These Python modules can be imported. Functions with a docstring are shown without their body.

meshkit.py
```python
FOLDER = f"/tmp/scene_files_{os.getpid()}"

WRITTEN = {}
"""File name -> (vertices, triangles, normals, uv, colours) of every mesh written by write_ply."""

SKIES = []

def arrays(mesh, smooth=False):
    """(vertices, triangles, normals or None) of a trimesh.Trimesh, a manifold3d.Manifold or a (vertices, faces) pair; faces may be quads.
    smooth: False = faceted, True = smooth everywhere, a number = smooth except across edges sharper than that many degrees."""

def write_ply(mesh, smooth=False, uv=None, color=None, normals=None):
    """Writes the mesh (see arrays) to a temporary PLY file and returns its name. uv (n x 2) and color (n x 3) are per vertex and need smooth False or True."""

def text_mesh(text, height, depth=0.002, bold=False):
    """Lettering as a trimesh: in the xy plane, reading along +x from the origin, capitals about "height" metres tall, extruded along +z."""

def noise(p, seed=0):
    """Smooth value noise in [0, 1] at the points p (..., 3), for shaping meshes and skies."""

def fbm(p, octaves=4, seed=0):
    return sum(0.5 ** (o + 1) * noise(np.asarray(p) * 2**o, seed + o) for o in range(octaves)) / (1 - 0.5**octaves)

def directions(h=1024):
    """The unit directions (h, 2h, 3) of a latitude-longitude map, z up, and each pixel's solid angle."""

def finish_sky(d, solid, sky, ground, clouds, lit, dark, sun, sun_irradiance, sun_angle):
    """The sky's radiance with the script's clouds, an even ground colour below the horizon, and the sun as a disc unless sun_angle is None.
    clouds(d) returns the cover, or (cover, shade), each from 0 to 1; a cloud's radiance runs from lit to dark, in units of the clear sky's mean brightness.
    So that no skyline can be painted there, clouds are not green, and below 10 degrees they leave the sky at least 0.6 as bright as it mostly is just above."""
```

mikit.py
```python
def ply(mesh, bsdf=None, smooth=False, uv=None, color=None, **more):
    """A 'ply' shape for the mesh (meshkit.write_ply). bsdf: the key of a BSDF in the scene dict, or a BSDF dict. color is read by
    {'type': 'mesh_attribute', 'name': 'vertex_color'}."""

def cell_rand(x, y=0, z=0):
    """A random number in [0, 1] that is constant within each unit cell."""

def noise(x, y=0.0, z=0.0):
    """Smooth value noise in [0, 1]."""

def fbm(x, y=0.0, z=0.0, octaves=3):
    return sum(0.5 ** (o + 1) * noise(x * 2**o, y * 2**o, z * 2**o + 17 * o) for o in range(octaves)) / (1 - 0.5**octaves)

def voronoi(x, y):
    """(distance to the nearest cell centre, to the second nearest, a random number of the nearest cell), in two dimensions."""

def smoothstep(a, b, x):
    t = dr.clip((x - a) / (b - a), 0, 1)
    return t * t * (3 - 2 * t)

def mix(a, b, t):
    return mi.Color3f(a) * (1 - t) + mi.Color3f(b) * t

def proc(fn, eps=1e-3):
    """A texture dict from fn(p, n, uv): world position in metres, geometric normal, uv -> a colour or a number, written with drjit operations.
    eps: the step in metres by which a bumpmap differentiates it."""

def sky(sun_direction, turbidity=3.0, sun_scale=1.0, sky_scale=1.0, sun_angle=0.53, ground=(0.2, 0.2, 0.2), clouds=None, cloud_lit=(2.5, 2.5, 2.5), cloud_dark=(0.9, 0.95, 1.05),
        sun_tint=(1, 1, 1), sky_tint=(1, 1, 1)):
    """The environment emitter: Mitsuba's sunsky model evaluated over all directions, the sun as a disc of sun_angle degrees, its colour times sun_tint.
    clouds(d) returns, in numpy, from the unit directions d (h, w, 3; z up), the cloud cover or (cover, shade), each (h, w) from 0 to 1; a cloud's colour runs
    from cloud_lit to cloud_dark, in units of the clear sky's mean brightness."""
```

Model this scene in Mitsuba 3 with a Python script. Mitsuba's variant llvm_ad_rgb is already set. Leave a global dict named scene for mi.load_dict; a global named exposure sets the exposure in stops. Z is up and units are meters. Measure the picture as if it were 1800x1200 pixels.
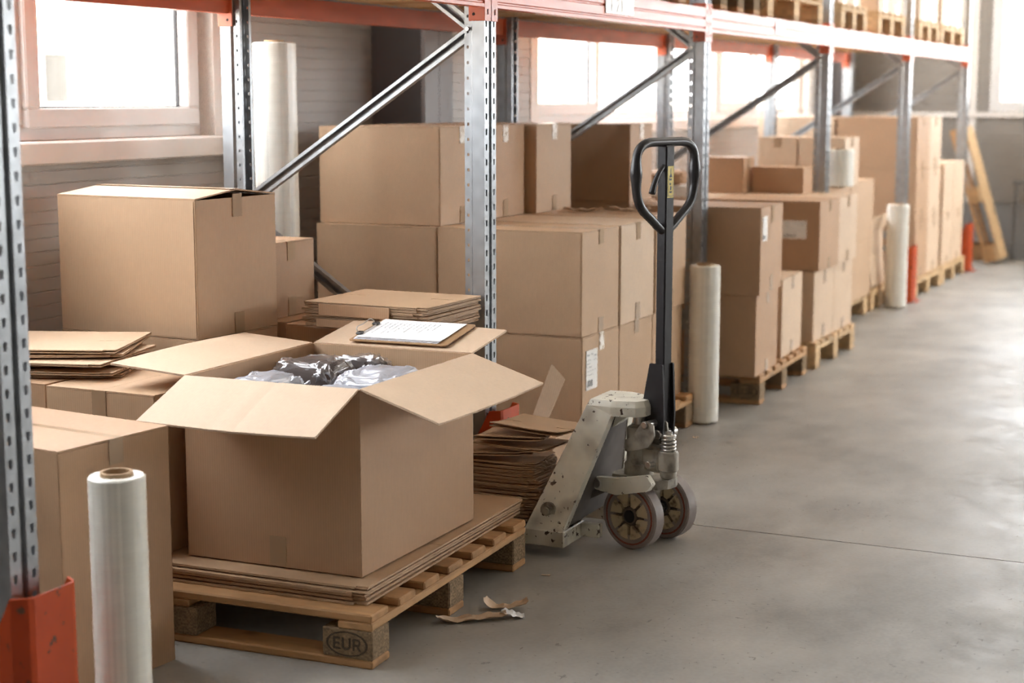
import math, random, numpy as np, trimesh, shapely.geometry as sg, shapely.ops as so, drjit as dr, mitsuba as mi, mikit, meshkit
from mikit import noise, fbm, smoothstep, mix, proc
T = mi.ScalarTransform4f
PI = math.pi
scene, labels = {}, {}
rng = random.Random(7)

# ------------------------------------------------------------------ camera, sky, exposure
YAW, PITCH = math.radians(25.1165), math.radians(8.4724)
FWD = np.array([-math.sin(YAW) * math.cos(PITCH), math.cos(YAW) * math.cos(PITCH), -math.sin(PITCH)])
CAM = np.array([0, 0, 1.45])
scene['camera'] = {'type': 'thinlens', 'fov': math.degrees(2 * math.atan(900 / 2880.0)), 'fov_axis': 'x',
                   'aperture_radius': 0.011, 'focus_distance': 4.9, 'near_clip': 0.05, 'far_clip': 300.0,
                   'to_world': T().look_at(origin=CAM.tolist(), target=(CAM + FWD).tolist(), up=[0, 0, 1])}
scene['sky'] = mikit.sky((0.66, -0.22, 0.72), turbidity=4.0, sun_scale=1.0, sun_angle=3.0, clouds=lambda d: np.ones(d.shape[:2]),
                         cloud_lit=(2.42, 2.5, 2.56), sun_tint=(1.0, 1.04, 1.10), ground=(0.32, 0.30, 0.27))
exposure = 5.62


# ------------------------------------------------------------------ helpers
def num(name):
    if name not in labels and not any(k == name or k.startswith(name + '__') for k in scene):
        return name
    i = 1
    while f'{name}_{i:03d}' in labels or f'{name}_{i:03d}' in scene or any(k.startswith(f'{name}_{i:03d}__') for k in scene):
        i += 1
    return f'{name}_{i:03d}'


def thing(name, label, cat, group=None, kind=None):
    key = num(name)
    d = {'label': label, 'category': cat}
    if group: d['group'] = group
    if kind: d['kind'] = kind
    labels[key] = d
    return key


def struct(name, label, mesh=None, m=None, smooth=False):
    labels[name] = {'label': label, 'category': name.split('_')[0], 'kind': 'structure'}
    if mesh is not None:
        scene[name] = mikit.ply(mesh, m, smooth=smooth)
    return name


def put(parent, name, mesh, m, smooth=False, label=None, kind=None, to=None):
    """one mesh (or a ply dict) as a part of parent"""
    key = f'{parent}__{name}'
    i = 1
    while key in scene:
        key = f'{parent}__{name}_{i:03d}'; i += 1
    d = dict(mesh) if isinstance(mesh, dict) else mikit.ply(mesh, m, smooth=smooth)
    if to is not None: d['to_world'] = to
    scene[key] = d
    if label or kind:
        labels[key] = {k: v for k, v in (('label', label), ('kind', kind)) if v}
    return key


def only(key, mesh, m, smooth=False, to=None):
    """the thing that is one mesh"""
    d = dict(mesh) if isinstance(mesh, dict) else mikit.ply(mesh, m, smooth=smooth)
    if to is not None: d['to_world'] = to
    scene[key] = d
    return key


def cat(ms): return trimesh.util.concatenate([m for m in ms if m is not None])


def bb(x0, x1, y0, y1, z0, z1, c=0.0):
    """box with chamfered edges"""
    x0, x1 = min(x0, x1), max(x0, x1); y0, y1 = min(y0, y1), max(y0, y1); z0, z1 = min(z0, z1), max(z0, z1)
    c = min(c, (x1 - x0) * .45, (y1 - y0) * .45, (z1 - z0) * .45)
    if c <= 0:
        m = trimesh.creation.box((x1 - x0, y1 - y0, z1 - z0)); m.apply_translation(((x0 + x1) / 2, (y0 + y1) / 2, (z0 + z1) / 2)); return m
    p = []
    for x, sx in ((x0, 1), (x1, -1)):
        for y, sy in ((y0, 1), (y1, -1)):
            for z, sz in ((z0, 1), (z1, -1)):
                p += [(x, y + sy * c, z + sz * c), (x + sx * c, y, z + sz * c), (x + sx * c, y + sy * c, z)]
    return hull(p)


def hull(p):
    m = trimesh.convex.convex_hull(np.array(p, float)); m.merge_vertices(); return m


def mv(m, x=0, y=0, z=0, rz=0, rx=0, ry=0):
    m = m.copy()
    for a, ax in ((rx, (1, 0, 0)), (ry, (0, 1, 0)), (rz, (0, 0, 1))):
        if a: m.apply_transform(trimesh.transformations.rotation_matrix(a, ax))
    m.apply_translation((x, y, z)); return m


def place(x, y, z=0, rz=0): return T().translate([x, y, z]).rotate([0, 0, 1], math.degrees(rz))


def cyl(p0, p1, r, n=24, r1=None, cap=True, bev=0.0):
    p0, p1 = np.array(p0, float), np.array(p1, float); L = np.linalg.norm(p1 - p0); r1 = r if r1 is None else r1
    if bev: prof = [(0, 0), (r - bev, 0), (r, bev), (r1, L - bev), (r1 - bev, L), (0, L)]
    else: prof = [(0, 0), (r, 0), (r1, L), (0, L)]
    return lathe(prof, p0, p1 - p0, n)


def lathe(prof, origin, axis, n=32):
    m = trimesh.creation.revolve(np.array(prof, float), sections=n)
    m.apply_transform(trimesh.geometry.align_vectors((0, 0, 1), np.array(axis, float) / np.linalg.norm(axis)))
    m.apply_translation(origin); return m


def tube(pts, r, n=10, cap=True, flat=None):
    """round bar along a polyline; r may vary"""
    p = np.array(pts, float); r = np.broadcast_to(np.array(r, float), (len(p),))
    t = np.gradient(p, axis=0); t /= np.linalg.norm(t, axis=1, keepdims=True)
    a = np.cross(t[0], (0, 0, 1) if abs(t[0][2]) < .9 else (1, 0, 0)); a /= np.linalg.norm(a)
    ang = np.arange(n) * 2 * PI / n; V = []
    for i in range(len(p)):
        a = a - t[i] * (a @ t[i]); a /= np.linalg.norm(a); b = np.cross(t[i], a)
        V.append(p[i] + r[i] * (np.cos(ang)[:, None] * a + np.sin(ang)[:, None] * b))
    F = []
    for i in range(len(p) - 1):
        for j in range(n):
            k = (j + 1) % n
            F += [(i * n + j, i * n + k, (i + 1) * n + k), (i * n + j, (i + 1) * n + k, (i + 1) * n + j)]
    V = np.vstack(V + [p[:1], p[-1:]]); c0, c1 = len(V) - 2, len(V) - 1; e = (len(p) - 1) * n
    for j in range(n):
        k = (j + 1) % n; F += [(c0, k, j), (c1, e + j, e + k)]
    return trimesh.Trimesh(V, F, process=False)


def spline(pts, n=40, closed=False):
    from scipy.interpolate import splprep, splev
    p = np.array(pts, float)
    if closed: p = np.vstack([p, p[:1]])
    tck, _ = splprep(p.T, s=0, per=closed, k=3)
    return np.array(splev(np.linspace(0, 1, n), tck)).T


def extrude(poly, h):
    if isinstance(poly, (list, tuple)): poly = sg.Polygon(poly)
    gs = getattr(poly, 'geoms', [poly])
    return cat([trimesh.creation.extrude_polygon(g, h, engine='earcut') for g in gs])


def frame_mesh(m, o, ex, ey, ez=None):
    """local x,y,z -> world axes at o"""
    ex, ey = np.array(ex, float), np.array(ey, float); ez = np.cross(ex, ey) if ez is None else np.array(ez, float)
    M = np.eye(4); M[:3, 0], M[:3, 1], M[:3, 2], M[:3, 3] = ex, ey, ez, o
    m = m.copy(); m.apply_transform(M); return m


def slab_grid(w, d, t, fn=None, nx=8, ny=8, wav=0):
    """a thin sheet of thickness t over [0,w]x[0,d]; fn(x,y)->z lift, outline jitter wav"""
    xs, ys = np.meshgrid(np.linspace(0, w, nx + 1), np.linspace(0, d, ny + 1), indexing='ij')
    z = fn(xs, ys) if fn else xs * 0
    n = (nx + 1) * (ny + 1); V = np.vstack([np.stack([xs, ys, z + t], -1).reshape(-1, 3), np.stack([xs, ys, z], -1).reshape(-1, 3)])
    F = []; I = lambda i, j: i * (ny + 1) + j
    for i in range(nx):
        for j in range(ny):
            a, b, c, e = I(i, j), I(i + 1, j), I(i + 1, j + 1), I(i, j + 1)
            F += [(a, b, c), (a, c, e), (n + a, n + c, n + b), (n + a, n + e, n + c)]
    edge = [I(i, 0) for i in range(nx)] + [I(nx, j) for j in range(ny)] + [I(i, ny) for i in range(nx, 0, -1)] + [I(0, j) for j in range(ny, 0, -1)]
    for k in range(len(edge)):
        a, b = edge[k], edge[(k + 1) % len(edge)]
        F += [(a, n + a, n + b), (a, n + b, b)]
    return trimesh.Trimesh(V, F, process=False)


def quad_slab(c, t, n=8, fn=None):
    """a sheet through four 3D corners (a,b,c,d going round), thickness t below"""
    a, b, c_, d = [np.array(q, float) for q in c]
    m = slab_grid(1, 1, t, None, n, n); V = m.vertices.copy()
    u, v = V[:, :1], V[:, 1:2]
    P = a * (1 - u) * (1 - v) + b * u * (1 - v) + c_ * u * v + d * (1 - u) * v
    nn = np.cross(b - a, d - a); nn /= np.linalg.norm(nn)
    if nn[2] < 0: nn = -nn
    lift = fn(u, v) if fn else 0
    P = P + nn * (V[:, 2:3] - t + lift)
    m = trimesh.Trimesh(P, m.faces, process=False); m.fix_normals(); return m


# ------------------------------------------------------------------ materials
def M(key, d, two=False):
    scene[key] = {'type': 'twosided', 'b': d} if two else d
    return key


def rgb(*c): return {'type': 'rgb', 'value': list(c)}


def prin(key, col, rough=.6, metal=0., spec=.5, coat=0., cg=.9, bump=None, bs=.001, two=True, rproc=None):
    d = {'type': 'principled', 'base_color': col if isinstance(col, dict) else rgb(*col), 'roughness': rproc or rough, 'metallic': metal, 'specular': spec}
    if coat: d['clearcoat'] = coat; d['clearcoat_gloss'] = cg
    if bump is not None: d = {'type': 'bumpmap', 'arbitrary': bump, 'scale': bs, 'b': d}
    return M(key, d, two)


def kraft(c, edge=0.0):
    c = mi.Color3f(*c) if False else c

    def f(p, n, uv):
        side = dr.abs(n.z) < 0.6
        t = dr.select(dr.abs(n.x) > dr.abs(n.y), p.y, p.x)
        stripe = dr.sin(t * (2 * PI / 0.0075))
        k = 1.0 + dr.select(side, 0.035 * stripe, 0.012 * stripe) + 0.10 * (fbm(p.x * 5, p.y * 5, p.z * 5, 3) - .5) + 0.05 * (noise(p.x * 160, p.y * 160, p.z * 40) - .5)
        if edge:
            fl = dr.sin(t * (2 * PI / 0.007) + 1.2 * dr.sin(p.z * 900))
            k = dr.select(side, k * (1 - edge * .5 + edge * .5 * fl), k)
        return mi.Color3f(*c) * k
    return proc(f)


KR = {'kraft': (.475, .315, .195), 'kraft_pale': (.58, .43, .305), 'kraft_red': (.44, .275, .165), 'kraft_dark': (.40, .255, .155)}
for k, c in KR.items():
    prin(k, kraft(c), .62, spec=.35)
prin('sheet_card', kraft((.47, .315, .195), .10), .62, spec=.35)
prin('sheet_card_pale', kraft((.52, .37, .245), .10), .62, spec=.35)
prin('tape_clear', (.37, .25, .155), .2, spec=.5)
prin('tape_white', proc(lambda p, n, uv: mix((.42, .30, .2), (.82, .78, .72), smoothstep(.3, .55, fbm(p.x * 110, p.y * 110, p.z * 60, 3)))), .2, spec=.6)
prin('label_paper', (.80, .79, .77), .6, spec=.3)
prin('ink', (.10, .095, .10), .6)
prin('ink_grey', (.36, .36, .38), .6)
prin('paper', proc(lambda p, n, uv: mi.Color3f(.84, .85, .87) * (1 + .02 * (noise(p.x * 300, p.y * 300) - .5))), .7, spec=.2)
prin('dark_void', (.03, .026, .024), .9)


M('rooflight', {'type': 'principledthin', 'base_color': rgb(.15, .15, .15), 'roughness': .6, 'diff_trans': 1.6, 'spec_trans': 0.0})


def woodf(c, axis, scale=1.0):
    def f(p, n, uv):
        a, b = (p.x, p.y) if axis == 'x' else (p.y, p.x)
        g = fbm(a * 2.5 * scale, b * 38 * scale, p.z * 38 * scale, 3)
        r = noise(a * 1.2, dr.floor(b * 7) * 3.1, 5.0)
        st = smoothstep(.62, .8, fbm(a * 9, b * 9, p.z * 9 + 4, 3))
        return mi.Color3f(*c) * (.72 + .5 * g + .18 * (r - .5)) * (1 - .35 * st)
    return proc(f)


def chip(p, n, uv):
    s = noise(p.x * 210, p.y * 210, p.z * 210); t = noise(p.x * 60, p.y * 60, p.z * 60)
    return mi.Color3f(.27, .19, .115) * (.45 + .85 * s * (.6 + .6 * t))


prin('wood_x', woodf((.42, .235, .108), 'x'), .7, spec=.3)
prin('wood_y', woodf((.45, .262, .125), 'y'), .7, spec=.3)
prin('wood_pale_x', woodf((.52, .345, .185), 'x'), .7, spec=.3)
prin('wood_pale_y', woodf((.56, .385, .215), 'y'), .7, spec=.3)
prin('chipboard', proc(chip), .85, spec=.2)
prin('stamp', (.06, .045, .03), .9)


def galv(p, n, uv):
    v = noise(p.x * 45, p.y * 45, p.z * 30); w = noise(p.x * 16, p.y * 16, p.z * 3)
    return mi.Color3f(.33, .345, .36) * (.72 + .30 * v + .22 * w)


prin('galv', proc(galv), .36, metal=.82, spec=.5)
prin('galv_dark', proc(lambda p, n, uv: galv(p, n, uv) * .72), .42, metal=.8)
prin('beam_paint', proc(lambda p, n, uv: mi.Color3f(.50, .105, .042) * (.9 + .2 * noise(p.x * 9, p.y * 9, p.z * 30))), .38, spec=.5, coat=.15, cg=.8)


def guardf(p, n, uv):
    base = mi.Color3f(.43, .055, .009) * (.85 + .3 * fbm(p.x * 14, p.y * 14, p.z * 6, 3))
    s = fbm(p.x * 40 + p.z * 12, p.y * 40 - p.z * 9, p.z * 28, 3)
    return mix(base, (.10, .05, .03), smoothstep(.69, .75, s))


prin('guard_paint', proc(guardf), .5, spec=.3)


def truckf(p, n, uv):
    base = mi.Color3f(.66, .64, .555) * (.8 + .35 * fbm(p.x * 18, p.y * 18, p.z * 14, 4))
    chips = fbm(p.x * 75 + p.z * 30, p.y * 75, p.z * 60 - p.x * 25, 4) + .16 * (noise(p.x * 13, p.y * 13, p.z * 13) - .5)
    grime = smoothstep(.52, .75, fbm(p.x * 10 + 3, p.y * 10, p.z * 9, 3))
    return mix(mix(base, (.24, .20, .15), .6 * grime), (.075, .05, .035), smoothstep(.685, .73, chips))


prin('truck_paint', proc(truckf), .42, spec=.5)
prin('truck_grime', proc(lambda p, n, uv: mix((.36, .335, .28), (.12, .10, .08), smoothstep(.35, .85, fbm(p.x * 24 + 2, p.y * 24, p.z * 18, 4)))), .45, metal=.15)
prin('black_steel', (.016, .015, .017), .45, spec=.3)
prin('black_rubber', (.018, .017, .019), .33, spec=.5)
prin('steel', (.55, .53, .50), .3, metal=.9)
prin('fork_dark', proc(lambda p, n, uv: mi.Color3f(.085, .07, .06) * (.7 + .6 * fbm(p.x * 20, p.y * 20, p.z * 20, 3))), .6)
prin('tyre', proc(lambda p, n, uv: mi.Color3f(.235, .20, .185) * (.8 + .4 * fbm(p.x * 30, p.y * 30, p.z * 30, 3))), .5)
prin('tyre_rim', (.20, .055, .035), .55)
prin('wheel_cream', proc(lambda p, n, uv: mix((.50, .41, .27), (.16, .115, .07), smoothstep(.50, .80, fbm(p.x * 40, p.y * 40, p.z * 40, 3)))), .55)
prin('wheel_grime', (.10, .075, .055), .7)
prin('sticker_yellow', (.62, .48, .06), .4)


def filmf(p, n, uv):
    ang = dr.atan2(n.y, n.x)
    return mi.Color3f(.68, .665, .605) * (.74 + .30 * noise(ang * 7, p.z * .7, p.x * 2) + .14 * noise(ang * 30, p.z * .5, p.y) + .05 * noise(p.z * 420, ang * 2) + .06 * noise(p.z * 60, ang))


prin('film', proc(filmf), .3, spec=.7, coat=1.0, cg=.93, bump=proc(lambda p, n, uv: .5 * noise(p.z * 300, 1.0) + .5 * noise(p.z * 50, dr.atan2(n.y, n.x) * 3)), bs=.0004)
prin('film_end', (.74, .73, .68), .45, spec=.5)
prin('core_card', (.36, .24, .14), .8)
prin('core_inside', (.17, .12, .08), .9)


def floorf(p, n, uv):
    a = fbm(p.x * .9, p.y * .9, 1.0, 4); b = fbm(p.x * 5, p.y * 3.2, 3.0, 4); c = noise(p.x * 130, p.y * 130)
    sc = smoothstep(.52, .70, fbm(p.x * 2.2 + 9, p.y * 1.6, 7.0, 5))
    k = .82 + .30 * (a - .5) + .40 * (b - .5) + .06 * (c - .5)
    speck = smoothstep(.925, .96, noise(p.x * 70, p.y * 70, 2.0))
    col = mi.Color3f(.345, .328, .300) * k * (1 - .15 * sc)
    return mix(col, (.09, .08, .07), .55 * speck * noise(p.x * 3, p.y * 3, 8.0))


def floorr(p, n, uv): return .32 + .22 * fbm(p.x * 2.2, p.y * 2.2, 5.0, 4) + .10 * noise(p.x * 25, p.y * 25)


prin('concrete', proc(floorf), .35, spec=.5, rproc=proc(floorr), two=False, bump=proc(lambda p, n, uv: fbm(p.x * 6, p.y * 6, 2.0, 3)), bs=.003)
prin('joint_dark', (.05, .045, .04), .9)
prin('plinth', proc(lambda p, n, uv: mi.Color3f(.20, .19, .18) * (.75 + .5 * fbm(p.x * 3, p.y * 3, p.z * 3, 4))), .7)
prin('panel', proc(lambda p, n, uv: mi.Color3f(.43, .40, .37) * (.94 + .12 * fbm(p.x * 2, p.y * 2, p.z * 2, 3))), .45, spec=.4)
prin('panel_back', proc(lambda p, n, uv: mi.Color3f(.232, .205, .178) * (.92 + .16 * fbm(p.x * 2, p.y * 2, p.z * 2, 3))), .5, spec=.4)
prin('sill_board', (.68, .63, .58), .5)
prin('reveal', (.66, .62, .56), .6)
prin('pvc', (.62, .60, .58), .4, spec=.4)
prin('gasket', (.035, .035, .038), .7)
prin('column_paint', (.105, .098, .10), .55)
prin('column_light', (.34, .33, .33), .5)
prin('ceiling_paint', (.38, .365, .345), .8)
prin('wall_far', (.30, .285, .265), .8)
M('glass', {'type': 'thindielectric', 'int_ior': 1.5})
prin('facade', (.80, .77, .70), .9)
prin('facade_trim', (.84, .80, .72), .9)
prin('facade_glass', (.034, .035, .036), .6, spec=.0)
prin('yard', (.42, .41, .38), .9)
prin('garment_brown', (.060, .042, .036), .8)
prin('garment_grey', (.30, .31, .34), .7)
prin('garment_white', (.42, .43, .47), .7)
M('bag_clear', {'type': 'blendbsdf', 'weight': .12, 'a': {'type': 'thindielectric', 'int_ior': 1.5},
                'b': {'type': 'twosided', 'x': {'type': 'principled', 'base_color': rgb(.92, .92, .95), 'metallic': .8, 'roughness': .2}}})
M('bag_cloudy', {'type': 'blendbsdf', 'weight': .42, 'a': {'type': 'thindielectric', 'int_ior': 1.5},
                 'b': {'type': 'twosided', 'x': {'type': 'principled', 'base_color': rgb(.72, .74, .80), 'metallic': .5, 'roughness': .22}}})
prin('foam_white', (.80, .78, .74), .8)
prin('masonite', (.34, .20, .10), .5)
prin('rail_grey', (.16, .155, .15), .5, metal=.4)
prin('plate_pale', (.74, .74, .70), .35)

# ------------------------------------------------------------------ the hall: floor, walls, windows, columns, ceiling
XL, YB, XR, YF, ZC = -3.85, 15.38, 9.0, -5.0, 4.6
JY = 5.215
struct('floor', 'grey polished concrete floor with a saw-cut joint')
put('floor', 'slab', bb(XL - .4, XR, YF, JY - .003, -.12, 0), 'concrete')
put('floor', 'slab', bb(XL - .4, XR, JY + .003, YB + .4, -.12, 0), 'concrete')
put('floor', 'joint_filler', bb(XL - .4, XR, JY - .003, JY + .003, -.12, -.006), 'joint_dark', label='dark saw-cut joint filler')


def grooved(L, z0, z1, pitch=.0462, dep=.0035, gw=.006, th=.12):
    """a wall panel with horizontal grooves: local x along the wall, front face at local y=0 (facing -y), z up"""
    pts = [(th, z0), (0, z0)]; z = math.ceil(z0 / pitch) * pitch
    while z + gw < z1:
        if z - gw > z0: pts += [(0, z - gw / 2), (dep, z - gw / 4), (dep, z + gw / 4), (0, z + gw / 2)]
        z += pitch
    pts += [(0, z1), (th, z1)]
    m = extrude(sg.Polygon(pts), L)       # x=depth, y=z, z=along
    V = m.vertices[:, [2, 0, 1]]
    m = trimesh.Trimesh(V, m.faces, process=False); m.fix_normals(); return m


def left_panel(y0, y1, z0, z1):
    m = grooved(y1 - y0, z0, z1)
    V = m.vertices; m = trimesh.Trimesh(np.stack([XL - V[:, 1], y0 + V[:, 0], V[:, 2]], 1), m.faces, process=False); m.fix_normals(); return m


def back_panel(x0, x1, z0, z1):
    m = grooved(x1 - x0, z0, z1, .0924)
    V = m.vertices; m = trimesh.Trimesh(np.stack([x0 + V[:, 0], YB + V[:, 1], V[:, 2]], 1), m.faces, process=False); m.fix_normals(); return m


WINS = [(1.6, 5.43), (8.56, 14.35)]       # left wall window bands
ZS, ZH = 1.30, 4.2
struct('wall_left', 'beige ribbed panel wall behind the racking')
ys = [YF, WINS[0][0] - .0, WINS[0][1], WINS[1][0], WINS[1][1], YB]
for a, b, full in ((YF, 1.6, 1), (1.6, 5.43, 0), (5.43, 8.56, 1), (8.56, 14.35, 0), (14.35, YB, 1)):
    if full: put('wall_left', 'panel', left_panel(a, b, .5, ZC), 'panel')
    else:
        put('wall_left', 'panel', left_panel(a, b, .5, ZS - .075), 'panel')
        put('wall_left', 'panel', left_panel(a, b, ZH, ZC), 'panel')
put('wall_left', 'plinth', bb(XL - .12, XL + .015, YF, YB, 0, .5, .004), 'plinth', label='dark grey concrete plinth')
put('wall_left', 'outer_skin', cat([bb(XL - .15, XL - .121, a, b, 0, ZC) for a, b in ((YF, 1.6), (5.45, 8.54), (14.37, YB + .3))] + [bb(XL - .15, XL - .121, a, b, z0, z1) for a, b in WINS for z0, z1 in ((0, ZS - .01), (ZH, ZC))]), 'wall_far')

BW = [(-2.44, 1.2), (2.0, 5.3), (6.0, 8.6)]   # back wall windows
struct('wall_back', 'beige panel end wall with a grey plinth')
xs_ = [XL, BW[0][0]]
edges = [XL] + [v for w in BW for v in w] + [XR]
for i in range(0, len(edges), 2):
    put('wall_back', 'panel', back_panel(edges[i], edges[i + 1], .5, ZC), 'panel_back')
BZ0, BZ1 = 1.37, 3.6
for a, b in BW:
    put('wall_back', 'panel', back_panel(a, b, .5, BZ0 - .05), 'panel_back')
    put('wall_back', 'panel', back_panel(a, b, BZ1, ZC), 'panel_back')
put('wall_back', 'plinth', bb(XL, XR, YB - .02, YB + .1, 0, .49, .004), 'plinth', label='dark grey concrete plinth')
put('wall_back', 'rail', bb(XL, XR, YB - .035, YB + .02, 1.27, 1.315, .004), 'sill_board', label='beige sill rail')
put('wall_back', 'outer_skin', cat([bb(edges[i] - (.3 if i == 0 else 0), edges[i + 1], YB + .12, YB + .3, 0, ZC) for i in range(0, len(edges), 2)] + [bb(a, b, YB + .12, YB + .3, z0, z1) for a, b in BW for z0, z1 in ((0, BZ0), (BZ1, ZC))]), 'wall_far')
struct('trim_1', 'darker vertical panel joint on the end wall', bb(-2.62, -2.56, YB - .012, YB + .01, .5, ZC, .003), 'sill_board')

# right wall with a window band, front wall and ceiling (beside and behind the camera)
RZ0, RZ1, RY0, RY1 = 1.2, 3.7, 9.0, 15.1
struct('wall_right', 'pale wall across the hall with a long window band')
put('wall_right', 'panel', cat([bb(XR, XR + .3, YF, RY0, 0, ZC), bb(XR, XR + .3, RY1, YB + .3, 0, ZC), bb(XR, XR + .3, RY0, RY1, 0, RZ0), bb(XR, XR + .3, RY0, RY1, RZ1, ZC)]), 'wall_far')
struct('wall_front', 'plain wall behind the camera', bb(XL - .3, XR + .3, YF - .3, YF, 0, ZC), 'wall_far')
struct('canopy', 'loading canopy outside the right wall', bb(XR + .3, XR + 4.6, RY0 - 1, RY1 + 1, 4.1, 4.3), 'wall_far')
RL = [(-.6, .6), (3.2, 4.4)]; RLY = (7.5, 14.8)
struct('ceiling', 'off-white hall ceiling with long translucent roof lights')
put('ceiling', 'panel', cat([bb(XL - .3, RL[0][0], RLY[0], RLY[1], ZC, ZC + .2), bb(RL[0][1], RL[1][0], RLY[0], RLY[1], ZC, ZC + .2), bb(RL[1][1], XR + .3, RLY[0], RLY[1], ZC, ZC + .2),
                             bb(XL - .3, XR + .3, YF - .3, RLY[0], ZC, ZC + .2), bb(XL - .3, XR + .3, RLY[1], YB + .3, ZC, ZC + .2)]), 'ceiling_paint')
for a, b in RL: put('ceiling', 'roof_light', trimesh.Trimesh([(a, RLY[0], ZC + .1), (b, RLY[0], ZC + .1), (b, RLY[1], ZC + .1), (a, RLY[1], ZC + .1)], [(0, 1, 2), (0, 2, 3)], process=False), 'rooflight', label='translucent roof light')


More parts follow.
